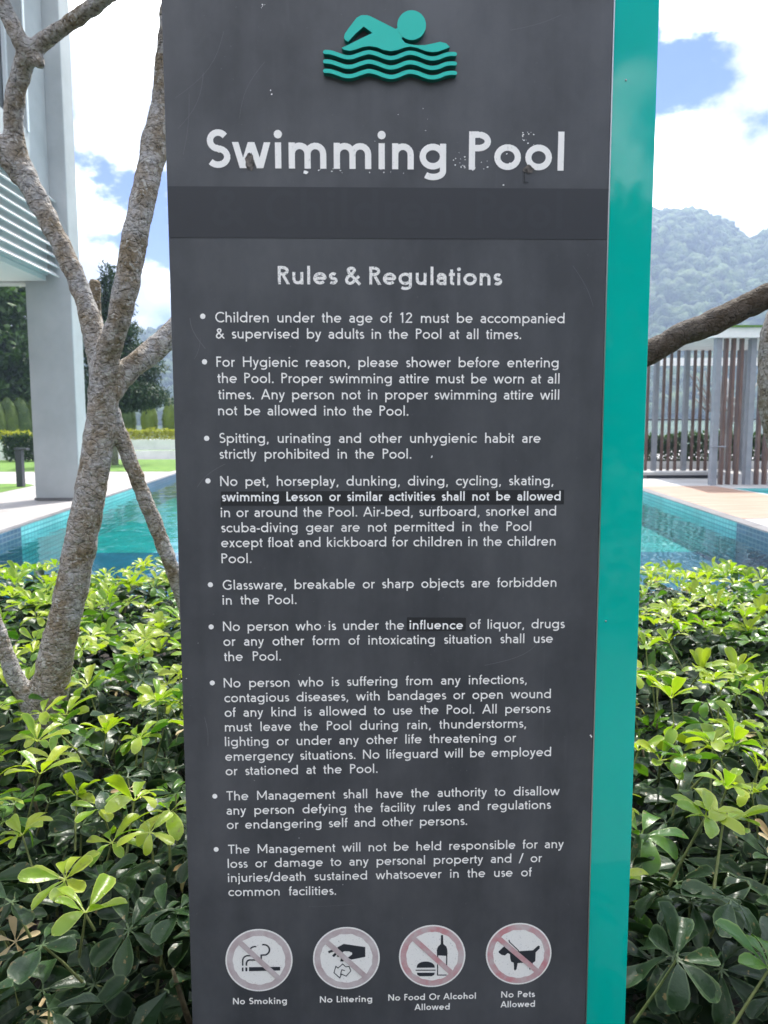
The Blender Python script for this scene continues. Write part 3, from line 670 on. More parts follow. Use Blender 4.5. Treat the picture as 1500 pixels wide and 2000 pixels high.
rr = random.Random(5)
tA = tipset([up_(-20,-80,D-.15), up_(250,-40,D-.25), up_(338,-70,D-.06)], rr, 3)
frangi('frangipani tree with pale lichen-mottled forked trunk, left of the sign', (base.x, base.y, 0), A, tA, 1)
E2 = 3.05
B = [
 [(760,1650,E2,92),(800,1300,E2,80),(860,1080,E2,72),(930,930,E2,62)],
 [(930,940,E2,58),(1080,800,E2-.05,52),(1180,738,E2-.1,48),(1270,690,E2-.14,47),(1330,655,E2-.16,47),(1390,632,E2-.18,48),(1450,603,E2-.2,47),(1510,575,E2-.22,46),(1600,520,E2-.26,42),(1700,430,E2-.3,40),(1760,200,E2-.3,36),(1780,-60,E2-.3,32)],
 [(930,940,E2,56),(950,700,E2,50),(900,450,E2,46),(820,150,E2,40),(800,-80,E2,36)],
 [(950,700,E2,44),(1020,450,E2,40),(1080,200,E2-.05,36),(1090,-60,E2-.05,30)],
]
tB = tipset([up_(800,-80,E2), up_(1090,-60,E2-.05)], rr, 4)
bb = atY(770, 1600, E2)
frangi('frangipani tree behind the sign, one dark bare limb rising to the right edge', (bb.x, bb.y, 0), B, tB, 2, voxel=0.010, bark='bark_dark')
Cc = [[(1640,1500,2.7,100),(1610,1200,2.7,92),(1580,1000,2.7,84),(1552,890,2.7,80),(1535,820,2.7,84),(1529,750,2.7,86),(1532,660,2.7,84),(1560,560,2.72,66),(1600,400,2.8,56),(1620,150,2.85,48),(1625,-80,2.85,42)]]
tC = tipset([up_(1625,-80,2.85)], rr, 5)
cb = atY(1560, 1500, 2.7)
frangi('frangipani trunk cut by the right edge of the photo', (cb.x, cb.y, 0), Cc, tC, 3, voxel=0.011)
# pale bare tree behind the pergola
rr = random.Random(8)
t = empty('bare_tree', (13.2, 29.9, 0)); tag(t, 'pale bare branching tree seen through the pergola battens', 'tree')
mb = MB(); mb.tube([(0,0,0),(.05,0,.9),(0,0,1.5)], [.12,.1,.09], 9)
for k in range(11):
    x1 = -1.6 + 0.3*k; mb.tube(spline([(0,0,1.3),(x1*.45,rr.uniform(-.3,.3),2.2+rr.uniform(-.2,.2)),(x1,rr.uniform(-.5,.5),3.4+rr.uniform(-.5,.5))],4), [.075-.006*i for i in range(9)], 7)
    mb.tube([(x1*.45,0,2.2),(x1*.5-.45,0,2.9+rr.uniform(-.2,.3))],[.04,.025],6)
mb.build('trunk', M['concrete'], t, smooth=True)


# ------------------------------------------------------------------ schefflera hedge
rr = random.Random(17)
def leaf_mesh(name, m, L, wd, droop, cup, twist, rows=6):
    vs, fs, rim = [], [], []
    pet = 0.16*L
    prof = [0.10, 0.46, 0.76, 0.97, 0.99, 0.74, 0.16]; us = [0, .2, .42, .62, .80, .94, 1.0]
    for i in range(rows+1):
        u = us[i]; w = prof[i]*wd/2 * (L-pet)
        ang = droop*u*1.2; yy = pet + (L-pet)*(math.sin(ang)/ang*u if abs(ang) > .01 else u)
        zz = -(L-pet)*u*math.sin(ang*.5)
        for j, c in enumerate((-1, -.5, 0, .5, 1)):
            wob = math.sin(u*9+j*2.1+twist*7)*.022*L
            vs.append((c*w, yy, zz + abs(c)*w*cup + c*w*twist*u + (wob if abs(c) == 1 else 0)))
            rim.append(1.0 if abs(c) == 1 or i == rows else (0.0 if c else 0.62))
    for i in range(rows):
        for j in range(4): fs.append((i*5+j, i*5+j+1, (i+1)*5+j+1, (i+1)*5+j))
    n = len(vs); a = .018*L
    vs += [(-a,0,0),(a,0,0),(a,pet,0),(-a,pet,0)]; rim += [1]*4; fs.append((n,n+1,n+2,n+3))
    me = bpy.data.meshes.new(name); me.from_pydata(vs, [], fs); me.materials.append(m); me.update(); me.shade_smooth()
    at = me.attributes.new('rim', 'FLOAT', 'POINT'); at.data.foreach_set('value', rim)
    return me
LV = {}
for key, L, wd in (('young', .086, .42), ('mid', .096, .48), ('dark', .104, .50), ('dry', .055, .30)):
    LV[key] = [leaf_mesh('leaf', M['leaf_'+key], L, wd*q, dr, cu, tw) for q, dr, cu, tw in ((1,.3,.35,.1),(.9,.8,.25,-.25),(1.12,.1,.55,.2),(1.0,1.2,.15,.0),(.8,.5,.45,-.1))]
def ht(x, y):
    far = max(0, (y-4.2))*0.08
    return 0.63 + 0.06*noise.noise(Vector((x*1.7, y*1.7, 4))) + 0.06*noise.noise(Vector((x*5, y*5, 1))) - far
def visible(x, y, m=.3): return abs(x) < .52*y + m
def petiole(L, bx, by):
    mb = MB(); mb.tube([(bx, by, -L), (bx*.5, by*.5, -L*.45), (0, 0, 0)], [.0032, .0026, .0022], 5, cap=False); return mb.mesh('sprig', M['stalk'], True)
PET = [petiole(L, bx, by) for L, bx, by in ((.10,.02,.01),(.13,-.03,.02),(.16,.01,-.04),(.12,.04,.03),(.08,-.02,-.02))]
HUB = []
shrubs = {}
ZN = {}
def zone(x, y):
    side = 'left' if x < 0 else 'right'
    if y > 1.0 and -.24*y < x < .28*y: side = 'behind'
    dist = 'near' if y < 1.75 else ('middle' if y < 3.1 else 'far')
    return side, dist
LBL = {('left','near'): 'dark leafy schefflera shrub low in the hedge, close by the sign\'s left edge',
 ('left','middle'): 'schefflera shrub around the frangipani trunk base left of the sign',
 ('left','far'): 'bright sunlit schefflera shrub at the pool edge left of the sign',
 ('right','near'): 'dark glossy schefflera shrub low in the hedge beside the teal strip',
 ('right','middle'): 'schefflera shrub with lime green tips halfway down right of the sign',
 ('right','far'): 'lime green sunlit schefflera shrub against the blue water right of the sign',
 ('behind','near'): 'schefflera shrub hidden directly behind the sign', ('behind','middle'): 'schefflera shrub standing in the hedge behind the sign', ('behind','far'): 'schefflera shrub behind the sign at the pool edge'}
def shrub_at(x, y):
    c = .62; k = (int(math.floor(x/c)), int(math.floor(y/c)))
    if k not in shrubs:
        cx, cy = (k[0]+.5)*c, (k[1]+.5)*c
        e = empty('schefflera_shrub', (cx, cy, 0.05)); zn = zone(cx, cy)
        tag(e, LBL[zn], 'shrub', 'schefflera shrubs %s, %s rows of the hedge' % ({'left':'left of the sign','right':'right of the sign','behind':'behind the sign'}[zn[0]], zn[1]))
        shrubs[k] = [e, 0]
    return shrubs[k]
def foot(x, y): return -.36 < x < .44 and .98 < y < 1.30
def add_sprig(x, y, z, kind, up, nleaf, spread, scale, single):
    s = shrub_at(x, y); e = s[0]
    s[1] += 1
    R_ = Euler((rr.gauss(0,.22), rr.gauss(0,.22), rr.uniform(0,6.28))).to_matrix().to_4x4()
    Mx = Matrix.Translation((x-e.location.x, y-e.location.y, z-e.location.z)) @ R_ @ Matrix.Scale(scale, 4)
    leaves = []
    a0 = rr.uniform(0, 6.28)
    for i in range(nleaf):
        az = a0 + spread*i/nleaf + rr.gauss(0,.1)
        leaves.append((Matrix.Rotation(az,4,'Z') @ Matrix.Rotation(up + rr.gauss(0,.16),4,'X') @ Matrix.Rotation(rr.gauss(0,.25),4,'Y') @ Matrix.Scale(rr.uniform(.72,1.12),4), rr.choice(LV[kind])))
    if single:
        key = (kind, rr.randrange(6), round(up*2))
        if key not in SINGLE:
            mb = MB(); rim = []
            for m_, me in leaves:
                mb.add([m_ @ v.co for v in me.vertices], [tuple(p.vertices) for p in me.polygons]); rim += [q.value for q in me.attributes['rim'].data]
            ms = mb.mesh('sprig', M['leaf_'+kind], True); at = ms.attributes.new('rim', 'FLOAT', 'POINT'); at.data.foreach_set('value', rim)
            SINGLE[key] = ms
        o = bpy.data.objects.new('sprig', SINGLE[key]); link(o, e); o.matrix_local = Mx
        return
    o = bpy.data.objects.new('sprig', rr.choice(PET)); link(o, e); o.matrix_local = Mx
    for m_, me in leaves:
        l = bpy.data.objects.new('leaf', me); link(l, o); l.matrix_local = m_
SINGLE = {}
def scatter(step, x0, x1, y0, y1, jit=.5):
    y = y0
    while y < y1:
        x = x0
        while x < x1:
            yield x + rr.uniform(-jit, jit)*step, y + rr.uniform(-jit, jit)*step
            x += step
        y += step
nsp = 0
def occluded(x, y): return y > 1.35 and -.21*y < x < .25*y
# top layer
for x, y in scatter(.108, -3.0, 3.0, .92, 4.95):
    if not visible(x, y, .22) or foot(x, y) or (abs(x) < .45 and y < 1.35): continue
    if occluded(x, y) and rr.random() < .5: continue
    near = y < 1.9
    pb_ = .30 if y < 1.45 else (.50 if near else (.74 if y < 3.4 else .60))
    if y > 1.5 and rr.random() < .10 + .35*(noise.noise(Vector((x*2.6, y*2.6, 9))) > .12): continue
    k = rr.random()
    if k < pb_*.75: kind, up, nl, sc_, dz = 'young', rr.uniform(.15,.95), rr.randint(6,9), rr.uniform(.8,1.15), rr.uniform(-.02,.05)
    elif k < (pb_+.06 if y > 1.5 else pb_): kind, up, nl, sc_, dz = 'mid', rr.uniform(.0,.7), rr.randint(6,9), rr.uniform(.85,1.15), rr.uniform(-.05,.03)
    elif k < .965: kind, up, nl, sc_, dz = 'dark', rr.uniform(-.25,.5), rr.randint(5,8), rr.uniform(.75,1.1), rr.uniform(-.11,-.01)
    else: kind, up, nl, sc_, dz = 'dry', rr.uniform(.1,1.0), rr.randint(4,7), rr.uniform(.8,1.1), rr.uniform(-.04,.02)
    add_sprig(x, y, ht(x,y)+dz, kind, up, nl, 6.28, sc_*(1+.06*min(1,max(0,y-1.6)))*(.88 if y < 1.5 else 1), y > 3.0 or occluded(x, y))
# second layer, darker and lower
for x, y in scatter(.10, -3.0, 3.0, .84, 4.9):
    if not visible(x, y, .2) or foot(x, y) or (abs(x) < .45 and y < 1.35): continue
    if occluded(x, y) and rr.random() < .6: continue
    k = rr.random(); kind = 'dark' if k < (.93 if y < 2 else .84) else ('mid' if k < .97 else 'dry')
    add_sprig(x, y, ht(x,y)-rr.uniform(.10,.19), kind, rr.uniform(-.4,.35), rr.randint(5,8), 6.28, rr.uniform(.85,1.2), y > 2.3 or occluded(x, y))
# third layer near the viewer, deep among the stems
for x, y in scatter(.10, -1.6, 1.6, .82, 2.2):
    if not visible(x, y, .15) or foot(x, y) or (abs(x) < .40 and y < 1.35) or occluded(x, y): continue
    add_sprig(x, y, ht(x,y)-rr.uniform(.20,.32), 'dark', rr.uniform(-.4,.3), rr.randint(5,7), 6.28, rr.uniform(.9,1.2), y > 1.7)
# inner foliage and stems of each shrub
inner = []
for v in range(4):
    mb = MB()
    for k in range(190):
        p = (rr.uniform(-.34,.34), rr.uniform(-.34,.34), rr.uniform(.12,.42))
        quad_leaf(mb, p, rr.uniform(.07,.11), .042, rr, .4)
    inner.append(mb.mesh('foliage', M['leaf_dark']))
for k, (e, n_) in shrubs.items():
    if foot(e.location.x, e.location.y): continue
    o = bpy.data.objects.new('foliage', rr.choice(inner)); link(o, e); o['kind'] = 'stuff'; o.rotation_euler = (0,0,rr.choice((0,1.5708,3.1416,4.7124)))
    for j in range(4):
        a = rr.uniform(0,6.28); x1, y1 = rr.uniform(.12,.3)*math.cos(a), rr.uniform(.12,.3)*math.sin(a)
        mb = MB(); mb.tube(spline([(x1*.2,y1*.2,0),(x1*.7,y1*.7,.25),(x1,y1,.46 if e.location.y > 1.3 else .34)],3), [.008,.0075,.007,.0065,.006,.005,.003], 7)
        mb.build('stem', M['twig'], e, smooth=True)

# ------------------------------------------------------------------ the sign
SD, YAW = 1.10, math.atan(0.028)
sign = empty('pool_rules_sign', (0, SD, 0), YAW)
tag(sign, 'tall charcoal swimming pool rules sign with a teal strip down its right side', 'sign')
un = Vector((math.cos(YAW), math.sin(YAW), 0)); nn = Vector((math.sin(YAW), -math.cos(YAW), 0))
ROLL = R(0.1)
def uv(px, py, off=0.0):      # a point of the sign's face (u along it, z up), `off` metres proud of it
    X, Y_ = px-750, 1000-py
    d = ray(750 + X*math.cos(ROLL) - Y_*math.sin(ROLL)*-1*-1, 1000 - (Y_*math.cos(ROLL) + X*math.sin(ROLL)))
    o = Vector((0, SD, 0)) + nn*off
    t = (o-EYE).dot(nn)/d.dot(nn); p = EYE + d*t - Vector((0, SD, 0))
    return p.dot(un), p.z
uL = (uv(318,0)[0]+uv(372,2000)[0])/2; uR = (uv(1203,0)[0]+uv(1139,2000)[0])/2; uT = (uv(1294,0)[0]+uv(1217,2000)[0])/2
def face(mb, pts, off):       # polygon on the face
    mb.add([(u, -off, z) for u, z in pts], [tuple(range(len(pts)))])
b = MB(); b.box(uL, uR, 0, .06, 0.02, 2.32); b.build('panel', M['panel'], sign, bevel=.0015)
b = MB(); b.box(uR+.0012, uT, .002, .062, 0.02, 2.32); b.build('side_strip', M['teal'], sign, bevel=.001)
b = MB(); b.box(uR-.0002, uR+.0014, -.0006, .03, 0.02, 2.32); b.build('edge_trim', M['steel'], sign)
b = MB(); b.box(uL+.02, uT-.02, .01, .05, -.03, .02); b.build('base', M['dark_metal'], sign)
# --- stroke lettering: cap height 1
XH, ASC, DSC = .675, 1.02, -.28
def arc(cx, cy, rx, ry, a0, a1, n=None):
    n = n or max(4, int(abs(a1-a0)/18))
    return [(cx+rx*math.cos(R(a0+(a1-a0)*i/n)), cy+ry*math.sin(R(a0+(a1-a0)*i/n))) for i in range(n+1)]
def glyph(c, w):
    h = w/2; X = XH
    S, s_ = .092, .052           # side bearings: stem, round
    rx, ry = .35-h, X/2-h      # o bowl
    def bowl(cx, a0=0, a1=360, rx_=None): return arc(cx, X/2, rx_ or rx, ry, a0, a1, 22)
    nw = .57-w                  # n counter centreline width
    def archn(x): return [(x, X*.52)] + arc(x+nw/2, X-h-nw/2*1.02, nw/2, nw/2*1.02, 170, 0, 9) + [(x+nw, 0)]
    if c == ' ': return .30, [], []
    if c == 'o': return .70+2*s_, [bowl(s_+h+rx)], []
    if c == 'a':
        cx, xr, xl = s_+.26, s_+.53-h, s_+h
        return xr+h+S-.01, [[(xl+.035, X-.135)] + arc(cx+.0, X-h-.17, xr-cx, .17, 140, 0, 9) + [(xr, 0)],
                       [(xr, X*.575),(cx+.02, X*.575)] + arc(cx, (X*.575+h)/2, cx-xl, (X*.575-h)/2, 90, 270, 9) + arc(cx, .22, xr-cx, .22-h, 270, 350, 6)], []
    if c in 'bp':
        x = S+h; cx = x+rx+.0; st_ = [(x, ASC if c == 'b' else X),(x, 0 if c == 'b' else DSC)]
        return cx+rx+h+s_, [st_, arc(cx, X/2, rx, ry, 180, 540, 22)], []
    if c in 'dqg':
        cx = s_+h+rx; x = cx+rx; S2 = [(x, ASC),(x,0)] if c == 'd' else ([(x, X),(x, DSC)] if c == 'q' else [(x, X),(x, DSC+.24)] + arc(cx+.01, DSC+.24, x-cx-.01, .24-h, 0, -140, 11))
        return x+h+S, [arc(cx, X/2, rx, ry, 0, 360, 22), S2], []
    if c == 'c': return s_*2+.56, [arc(s_+h+rx, X/2, rx, ry, 42, 318, 18)], []
    if c == 'e': cx = s_+h+rx-.005; return cx+rx+h+s_, [[(cx-rx, X*.5),(cx+rx, X*.5)] + arc(cx, X/2, rx, ry, 0, 318, 20)], []
    if c == 'f': return .36, [[(.175, 0),(.175, ASC-.18)] + arc(.175+.13, ASC-.15, .13, .15-h, 180, 75, 6), [(.04, X-h),(.34, X-h)]], []
    if c == 'h': return S*2+h*2+nw, [[(S+h, 0),(S+h, ASC)], archn(S+h)], []
    if c == 'n': return S*2+h*2+nw, [[(S+h, 0),(S+h, X)], archn(S+h)], []
    if c == 'm': q = (.98-w)/2; nw = q; return S*2+h*2+2*q, [[(S+h, 0),(S+h, X)], archn(S+h), archn(S+h+q)], []
    if c == 'u': x = S+h; return S*2+h*2+nw, [[(x+nw, 0),(x+nw, X)], [(x, X)] + arc(x+nw/2, h+nw/2*1.02, nw/2, nw/2*1.02, 180, 350, 9)], []
    if c == 'i': return 2*S+w, [[(S+h, 0),(S+h, X)]], [(S+h, X+.21, w*.66)]
    if c == 'j': return 2*S+w, [[(S+h, X),(S+h, DSC+.12)] + arc(S+h-.11, DSC+.12, .11, .12-h, 0, -90, 5)], [(S+h, X+.21, w*.66)]
    if c == 'l': return 2*S+w, [[(S+h, 0),(S+h, ASC)]], []
    if c == 'k': x = S+h; return .62+h, [[(x, 0),(x, ASC)], [(.58-h, X),(x+.04, X*.46)], [(x+.14, X*.62),(.62-h*.6, 0)]], []
    if c == 'r': x = S+h; return .41+h*.6, [[(x, 0),(x, X)], [(x, X*.45)] + arc(x+.22, X-h-.22, .22, .22, 180, 78, 7)], []
    if c == 's':
        cx, r1, r2 = s_+.215, (X/2-h)*.5+.0, (X/2-h)*.5; m_ = X/2
        t1 = arc(cx+.01, X-h-r1, .165-h*.3, r1, 38, 270, 12); t2 = arc(cx, h+r2, .185-h*.3, r2, 90, -142, 12)
        return .43+2*s_-.03, [t1[:-1]+[(cx-.02, m_+.012),(cx+.02, m_-.012)]+t2[1:]], []
    if c == 't': return .37, [[(.17, X+.19),(.17, .16)] + arc(.17+.12, .15, .12, .15-h, 180, 280, 6), [(.03, X-h),(.34, X-h)]], []
    if c == 'v': return .62, [[(.03+h, X),(.31, 0.0)], [(.31, 0.0),(.59-h, X)]], []
    if c == 'w': return 1.03, [[(.02+h, X),(.295, 0)], [(.295, 0),(.515, X)], [(.515, X),(.735, 0)], [(.735, 0),(1.01-h, X)]], []
    if c == 'x': return .60, [[(.04+h, X),(.56-h, 0)], [(.56-h, X),(.04+h, 0)]], []
    if c == 'y': return .62, [[(.03+h, X),(.325, .0)], [(.59-h, X),(.29, .0)], [(.305, .04),(.23, DSC+.11),(.15, DSC+h),(.05, DSC+h)]], []
    if c == 'z': return .52, [[(.05, X-h),(.45, X-h),(.06, h),(.47, h)]], []
    RX = .50-h
    if c == 'C': return .93, [arc(.06+h+RX, .5, RX, .5-h+.01, 45, 315, 22)], []
    if c == 'G': return 1.03, [arc(.06+h+RX, .5, RX, .5-h+.01, 45, 322, 22) + [(.93-h, .12),(.93-h, .47),(.60, .47)]], []
    if c == 'O': return 1.12, [arc(.06+h+RX, .5, RX, .5-h+.01, 0, 360, 28)], []
    if c == 'S': 
        cx = .36; r_ = (.5-h)/2
        t1 = arc(cx+.01, 1-h-r_, .235-h*.3, r_, 35, 268, 14); t2 = arc(cx-.005, h+r_, .265-h*.3, r_, 92, -142, 14)
        return .70, [t1[:-1]+[(cx-.03, .515),(cx+.03, .485)]+t2[1:]], []
    if c in 'PR':
        x = S+h; r_ = .25; q = [[(x, 0),(x, 1)], [(x, 1-h),(x+.25-h, 1-h)] + arc(x+.24-h, 1-r_-.01, .25, r_-h+.01, 90, -90, 12) + [(x, 1-2*r_-.02+h)]]
        if c == 'R': q.append([(x+.20, .50),(x+.54-h, 0)])
        return (.655 if c == 'P' else .70)+h*.5, q, []
    if c == 'F': x = S+h; return .60, [[(x,0),(x,1)], [(x,1-h),(.55,1-h)], [(x,.54),(.51,.54)]], []
    if c == 'H': x = S+h; return .99, [[(x,0),(x,1)], [(.99-x,0),(.99-x,1)], [(x,.54),(.99-x,.54)]], []
    if c == 'L': x = S+h; return .56, [[(x,1),(x,h),(.54,h)]], []
    if c == 'A': return .93, [[(.03+h*.8,0),(.465,1)], [(.465,1),(.90-h*.8,0)], [(.17,.31),(.76,.31)]], []
    if c == 'N': x = S+h; return .99, [[(x,0),(x,1)], [(.99-x,0),(.99-x,1)], [(x,1-h*.2),(.99-x,h*.2)]], []
    if c == 'M': x = S+h; return 1.16, [[(x,0),(x,1)], [(1.16-x,0),(1.16-x,1)], [(x,1-h*.2),(.58,.22)], [(.58,.22),(1.16-x,1-h*.2)]], []
    if c == 'T': return .72, [[(.36,0),(.36,1)], [(.03,1-h),(.69,1-h)]], []
    if c == '1': return .62, [[(.36,0),(.36,1)], [(.345,.97),(.16,.77)]], []
    if c == '2': return .74, [arc(.34, 1-.27, .25-h*.4, .27-h, 165, -25, 12) + [(.08, h),(.64, h)]], []
    if c == '&': return .90, [[(.84,0),(.27,.66)] + arc(.39, .79, .16, .20-h, 215, -30, 10) + [(.40,.55),(.20,.42)] + arc(.33, .245, .27-h, .255-h, 140, 305, 10) + [(.78,.47)]], []
    if c == ',': return .36, [[(.21,.11),(.13,-.16)]], []
    if c == '.': return .34, [], [(.17, w*.62, w*.66)]
    if c == '-': return .40, [[(.05,.33),(.35,.33)]], []
    if c == '/': return .42, [[(.02,-.08),(.40,1.05)]], []
    raise KeyError(c)
def stroke(mb, pts, w, off, closed=False, cut=0):
    n = len(pts); P = [Vector(p) for p in pts]; L_, R_ = [], []
    closed = (P[0]-P[-1]).length < 1e-4 and n > 6
    for i in range(n):
        a = (P[i]-P[i-1]) if i else ((P[-1]-P[-2]) if closed else None)
        b_ = (P[i+1]-P[i]) if i < n-1 else ((P[1]-P[0]) if closed else None)
        if a is None: a = b_
        if b_ is None: b_ = a
        a = a.normalized() if a.length else b_.normalized(); b_ = b_.normalized() if b_.length else a
        na_ = Vector((-a.y, a.x)); nb = Vector((-b_.y, b_.x)); m_ = na_+nb
        m_ = m_.normalized() if m_.length > 1e-6 else na_
        k = w/2/max(.5, m_.dot(na_)); L_.append(P[i]+m_*k); R_.append(P[i]-m_*k)
    if n == 2 and cut and abs(P[1].y-P[0].y) > .3*cut and abs(P[1].x-P[0].x) > .02*cut:      # diagonal with level ends
        d_ = P[1]-P[0]; hw = w/2*d_.length/abs(d_.y); L_ = [Vector((p.x-hw, p.y)) for p in P]; R_ = [Vector((p.x+hw, p.y)) for p in P]
    mb.add([(p.x, -off-i*2e-6, p.y) for i, p in enumerate(L_)] + [(p.x, -off-i*2e-6, p.y) for i, p in enumerate(R_)], [(i, n+i, n+i+1, i+1) for i in range(n-1)])
def disc(mb, cx, cz, r, off, n=18):
    mb.add([(cx+r*math.cos(6.2832*i/n), -off, cz+r*math.sin(6.2832*i/n)) for i in range(n)], [tuple(range(n))])
def text(s, p0, p1, cap, w, m, name='lettering', off=.0006, sx=1.0, parent=None, label=None, space=None, tr=0.0, force=False):
    u0, z0 = uv(*p0); u1, z1 = uv(*p1); W_ = math.hypot(u1-u0, z1-z0)
    gl = [glyph(c, w) for c in s]; first = .06 if s[0] in 'SCGOacdegoqs' else (.03 if s[0] in 'tfwvyAT' else .105)
    adv = sum(g[0]+tr for c, g in zip(s, gl) if c != ' ')*cap*sx - (first+.07)*cap*sx; ns = s.count(' ')
    sp = (W_-adv)/ns if ns else 0; lo, hi = .30*cap, 1.0*cap
    if ns == 0 or force or not lo < sp < hi:
        sp2 = (space or .55)*cap; sx *= (W_-ns*sp2)/adv; sp = sp2
    mb = MB(); x = -first*cap*sx; k = 0
    for c, (a, strokes, dots) in zip(s, gl):
        if c == ' ': x += sp; continue
        for q in strokes:
            stroke(mb, [(x+px*cap*sx, pz*cap) for px, pz in q], w*cap, off + (k % 4)*.00005, cut=cap); k += 1
        for (px, pz, r_) in dots: disc(mb, x+px*cap*sx, pz*cap, r_*cap, off + (k % 4)*.00005); k += 1
        x += (a+tr)*cap*sx
    ca, sa = (u1-u0)/W_, (z1-z0)/W_
    mb.v = [(u0+X*ca-Z*sa, y, z0+X*sa+Z*ca) for X, y, Z in mb.v]
    o = mb.build(name, m, parent or sign)
    for p in o.data.polygons: pass
    if label: o['label'] = label
    return o, sx
scale_px = lambda px, py, d: uv(px, py-d)[1]-uv(px, py)[1]
capB = scale_px(1020, 630, 20.2); wB = .128
LINES = [
 ("Children under the age of 12 must be accompanied", (421.8,628.5),(1103.6,632.8)),
 ("& supervised by adults in the Pool at all times.", (423.6,660.2),(1019,663.5)),
 ("For Hygienic reason, please shower before entering", (424,715.4),(1091.7,718.9)),
 ("the Pool. Proper swimming attire must be worn at all", (425.5,747),(1093.4,750.4)),
 ("times. Any person not in proper swimming attire will", (427,778.7),(1092.7,781.8)),
 ("not be allowed into the Pool.", (427,810),(798.3,812.2)),
 ("Spitting, urinating and other unhygienic habit are", (428.5,864),(1055.4,866)),
 ("strictly prohibited in the Pool.", (429,894.8),(803.8,896)),
 ("No pet, horseplay, dunking, diving, cycling, skating,", (430.5,948.1),(1080.8,948.7)),
 ("in or around the Pool. Air-bed, surfboard, snorkel and", (431.5,1009),(1085.8,1008)),
 ("scuba-diving gear are not permitted in the Pool", (432,1038.6),(1037,1037.8)),
 ("except float and kickboard for children in the children", (432,1067.8),(1084.6,1066.7)),
 ("Pool.", (432.5,1098.8),(491.3,1098.6)),
 ("Glassware, breakable or sharp objects are forbidden", (434.5,1150.6),(1086,1147)),
 ("in the Pool.", (434.5,1179.8),(578.8,1179)),
 ("No person who is under the", (435,1231.3),(787.6,1229.5)),
 ("of liquor, drugs", (916,1228.8),(1100.5,1227.8)),
 ("or any other form of intoxicating situation shall use", (435.5,1260.3),(1078,1256.4)),
 ("the Pool.", (436.5,1290),(548,1289)),
 ("No person who is suffering from any infections,", (436,1341.5),(1027.6,1336)),
 ("contagious diseases, with bandages or open wound", (437,1370.4),(1074.4,1364.3)),
 ("of any kind is allowed to use the Pool. All persons", (437.5,1399),(1072,1392.7)),
 ("must leave the Pool during rain, thunderstorms,", (438,1427.4),(1026,1421.8)),
 ("lighting or under any other life threatening or", (438,1456),(1004.8,1449.7)),
 ("emergency situations. No lifeguard will be employed", (438.5,1484.7),(1074.4,1477.6)),
 ("or stationed at the Pool.", (439,1513),(735.8,1509)),
 ("The Management shall have the authority to disallow", (440.2,1561.8),(1089.6,1553.6)),
 ("any person defying the facility rules and regulations", (440.5,1590),(1072.4,1580.4)),
 ("or endangering self and other persons.", (441,1617.8),(910.3,1611.3)),
 ("The Management will not be held responsible for any", (443.2,1666),(1097.2,1657)),
 ("loss or damage to any personal property and / or", (442.5,1693.8),(1054.7,1684.3)),
 ("injuries/death sustained whatsoever in the use of", (443,1721.4),(1034.4,1712)),
 ("common facilities.", (443.5,1748.8),(654,1746.8)),
]
# horizontal factor so that words come out at their size on the sign
adv = sum(glyph(c, wB)[0] for c in "Children")-.165
SX = (uv(525.7,628)[0]-uv(421.8,628)[0])/(adv*capB)
for s_, p0, p1 in LINES:
    text(s_, p0, p1, capB, wB, M['print'], sx=SX, space=.62, label='line of white print reading "%s"' % s_)
# corrected words on black vinyl patches
def patch(name, quad, m, off, th=.0003, label=None):
    b = MB(); q = [uv(*p) for p in quad]
    b.add([(u, -off, z) for u, z in q] + [(u, .0, z) for u, z in q], [(0,1,2,3)] + [((i+1)%4, i, 4+i, 4+(i+1)%4) for i in range(4)])
    o = b.build(name, m, sign)
    if label: o['label'] = label
    return o
patch('correction_patch', [(431.5,986.8),(1101,986.2),(1101.5,957.8),(431.5,958.8)], M['black_vinyl'], .0004, label='long black patch under the swimming lesson line')
patch('correction_patch', [(793.2,1232.2),(908.2,1232.2),(909,1206.8),(793.6,1205.7)], M['black_vinyl'], .0004, label='short black patch under the word influence')
text("swimming Lesson or similar activities shall not be allowed", (433.6,978),(1094.7,978.6), capB*.95, wB*1.18, M['print_fresh'], off=.0008, sx=SX*.96, space=.5, label='brighter patched line of print reading "swimming Lesson or similar activities shall not be allowed"')
text("influence", (799,1228.8),(902.8,1229.4), capB*.95, wB*1.15, M['print_fresh'], off=.0008, label='brighter patched word reading "influence"')
for x, y in ((397.2,616.6),(400.3,705.5),(404,855),(406.2,938),(410.3,1140.7),(411.5,1223),(413.3,1332.4),(417.5,1553.7),(419.7,1657.5)):
    b = MB(); u, z = uv(x, y); disc(b, u, z, .0037, .0006, 20); b.build('bullet', M['print'], sign)
capT = scale_px(918, 332, 75.0)
text("Swimming", (406,327),(875,332.2), capT, .168, M['print_big'], off=.0007, label='large white heading word reading "Swimming"')
text("Pool", (918,332.4),(1104.4,335), capT, .168, M['print_big'], off=.0007, label='large white heading word reading "Pool"')
capR = scale_px(545, 554.5, 35.6)
text("Rules & Regulations", (544.4,554.5),(979,558.6), capR, .165, M['print_worn'], off=.0006, space=.34, force=True, label='worn white subheading reading "Rules & Regulations"')
# dark vinyl band stuck over the old second title, whose letters still show in relief
patch('cover_band', [(331.5,462.6),(1187.5,469.2),(1190.5,370.6),(329,362.3)], M['vinyl'], .0006, label='dark vinyl band across the sign over an old title line')
for w_, p0, p1 in (("&",(418,441),(480,441.5)), ("Children",(521,442),(884,446)), ("Pool",(932,446.5),(1100,449))):
    text(w_, p0, p1, capT*.98, .168, M['vinyl_relief'], name='ghost_lettering', off=.00075, label='faint embossed letters "%s" under the dark band' % w_)
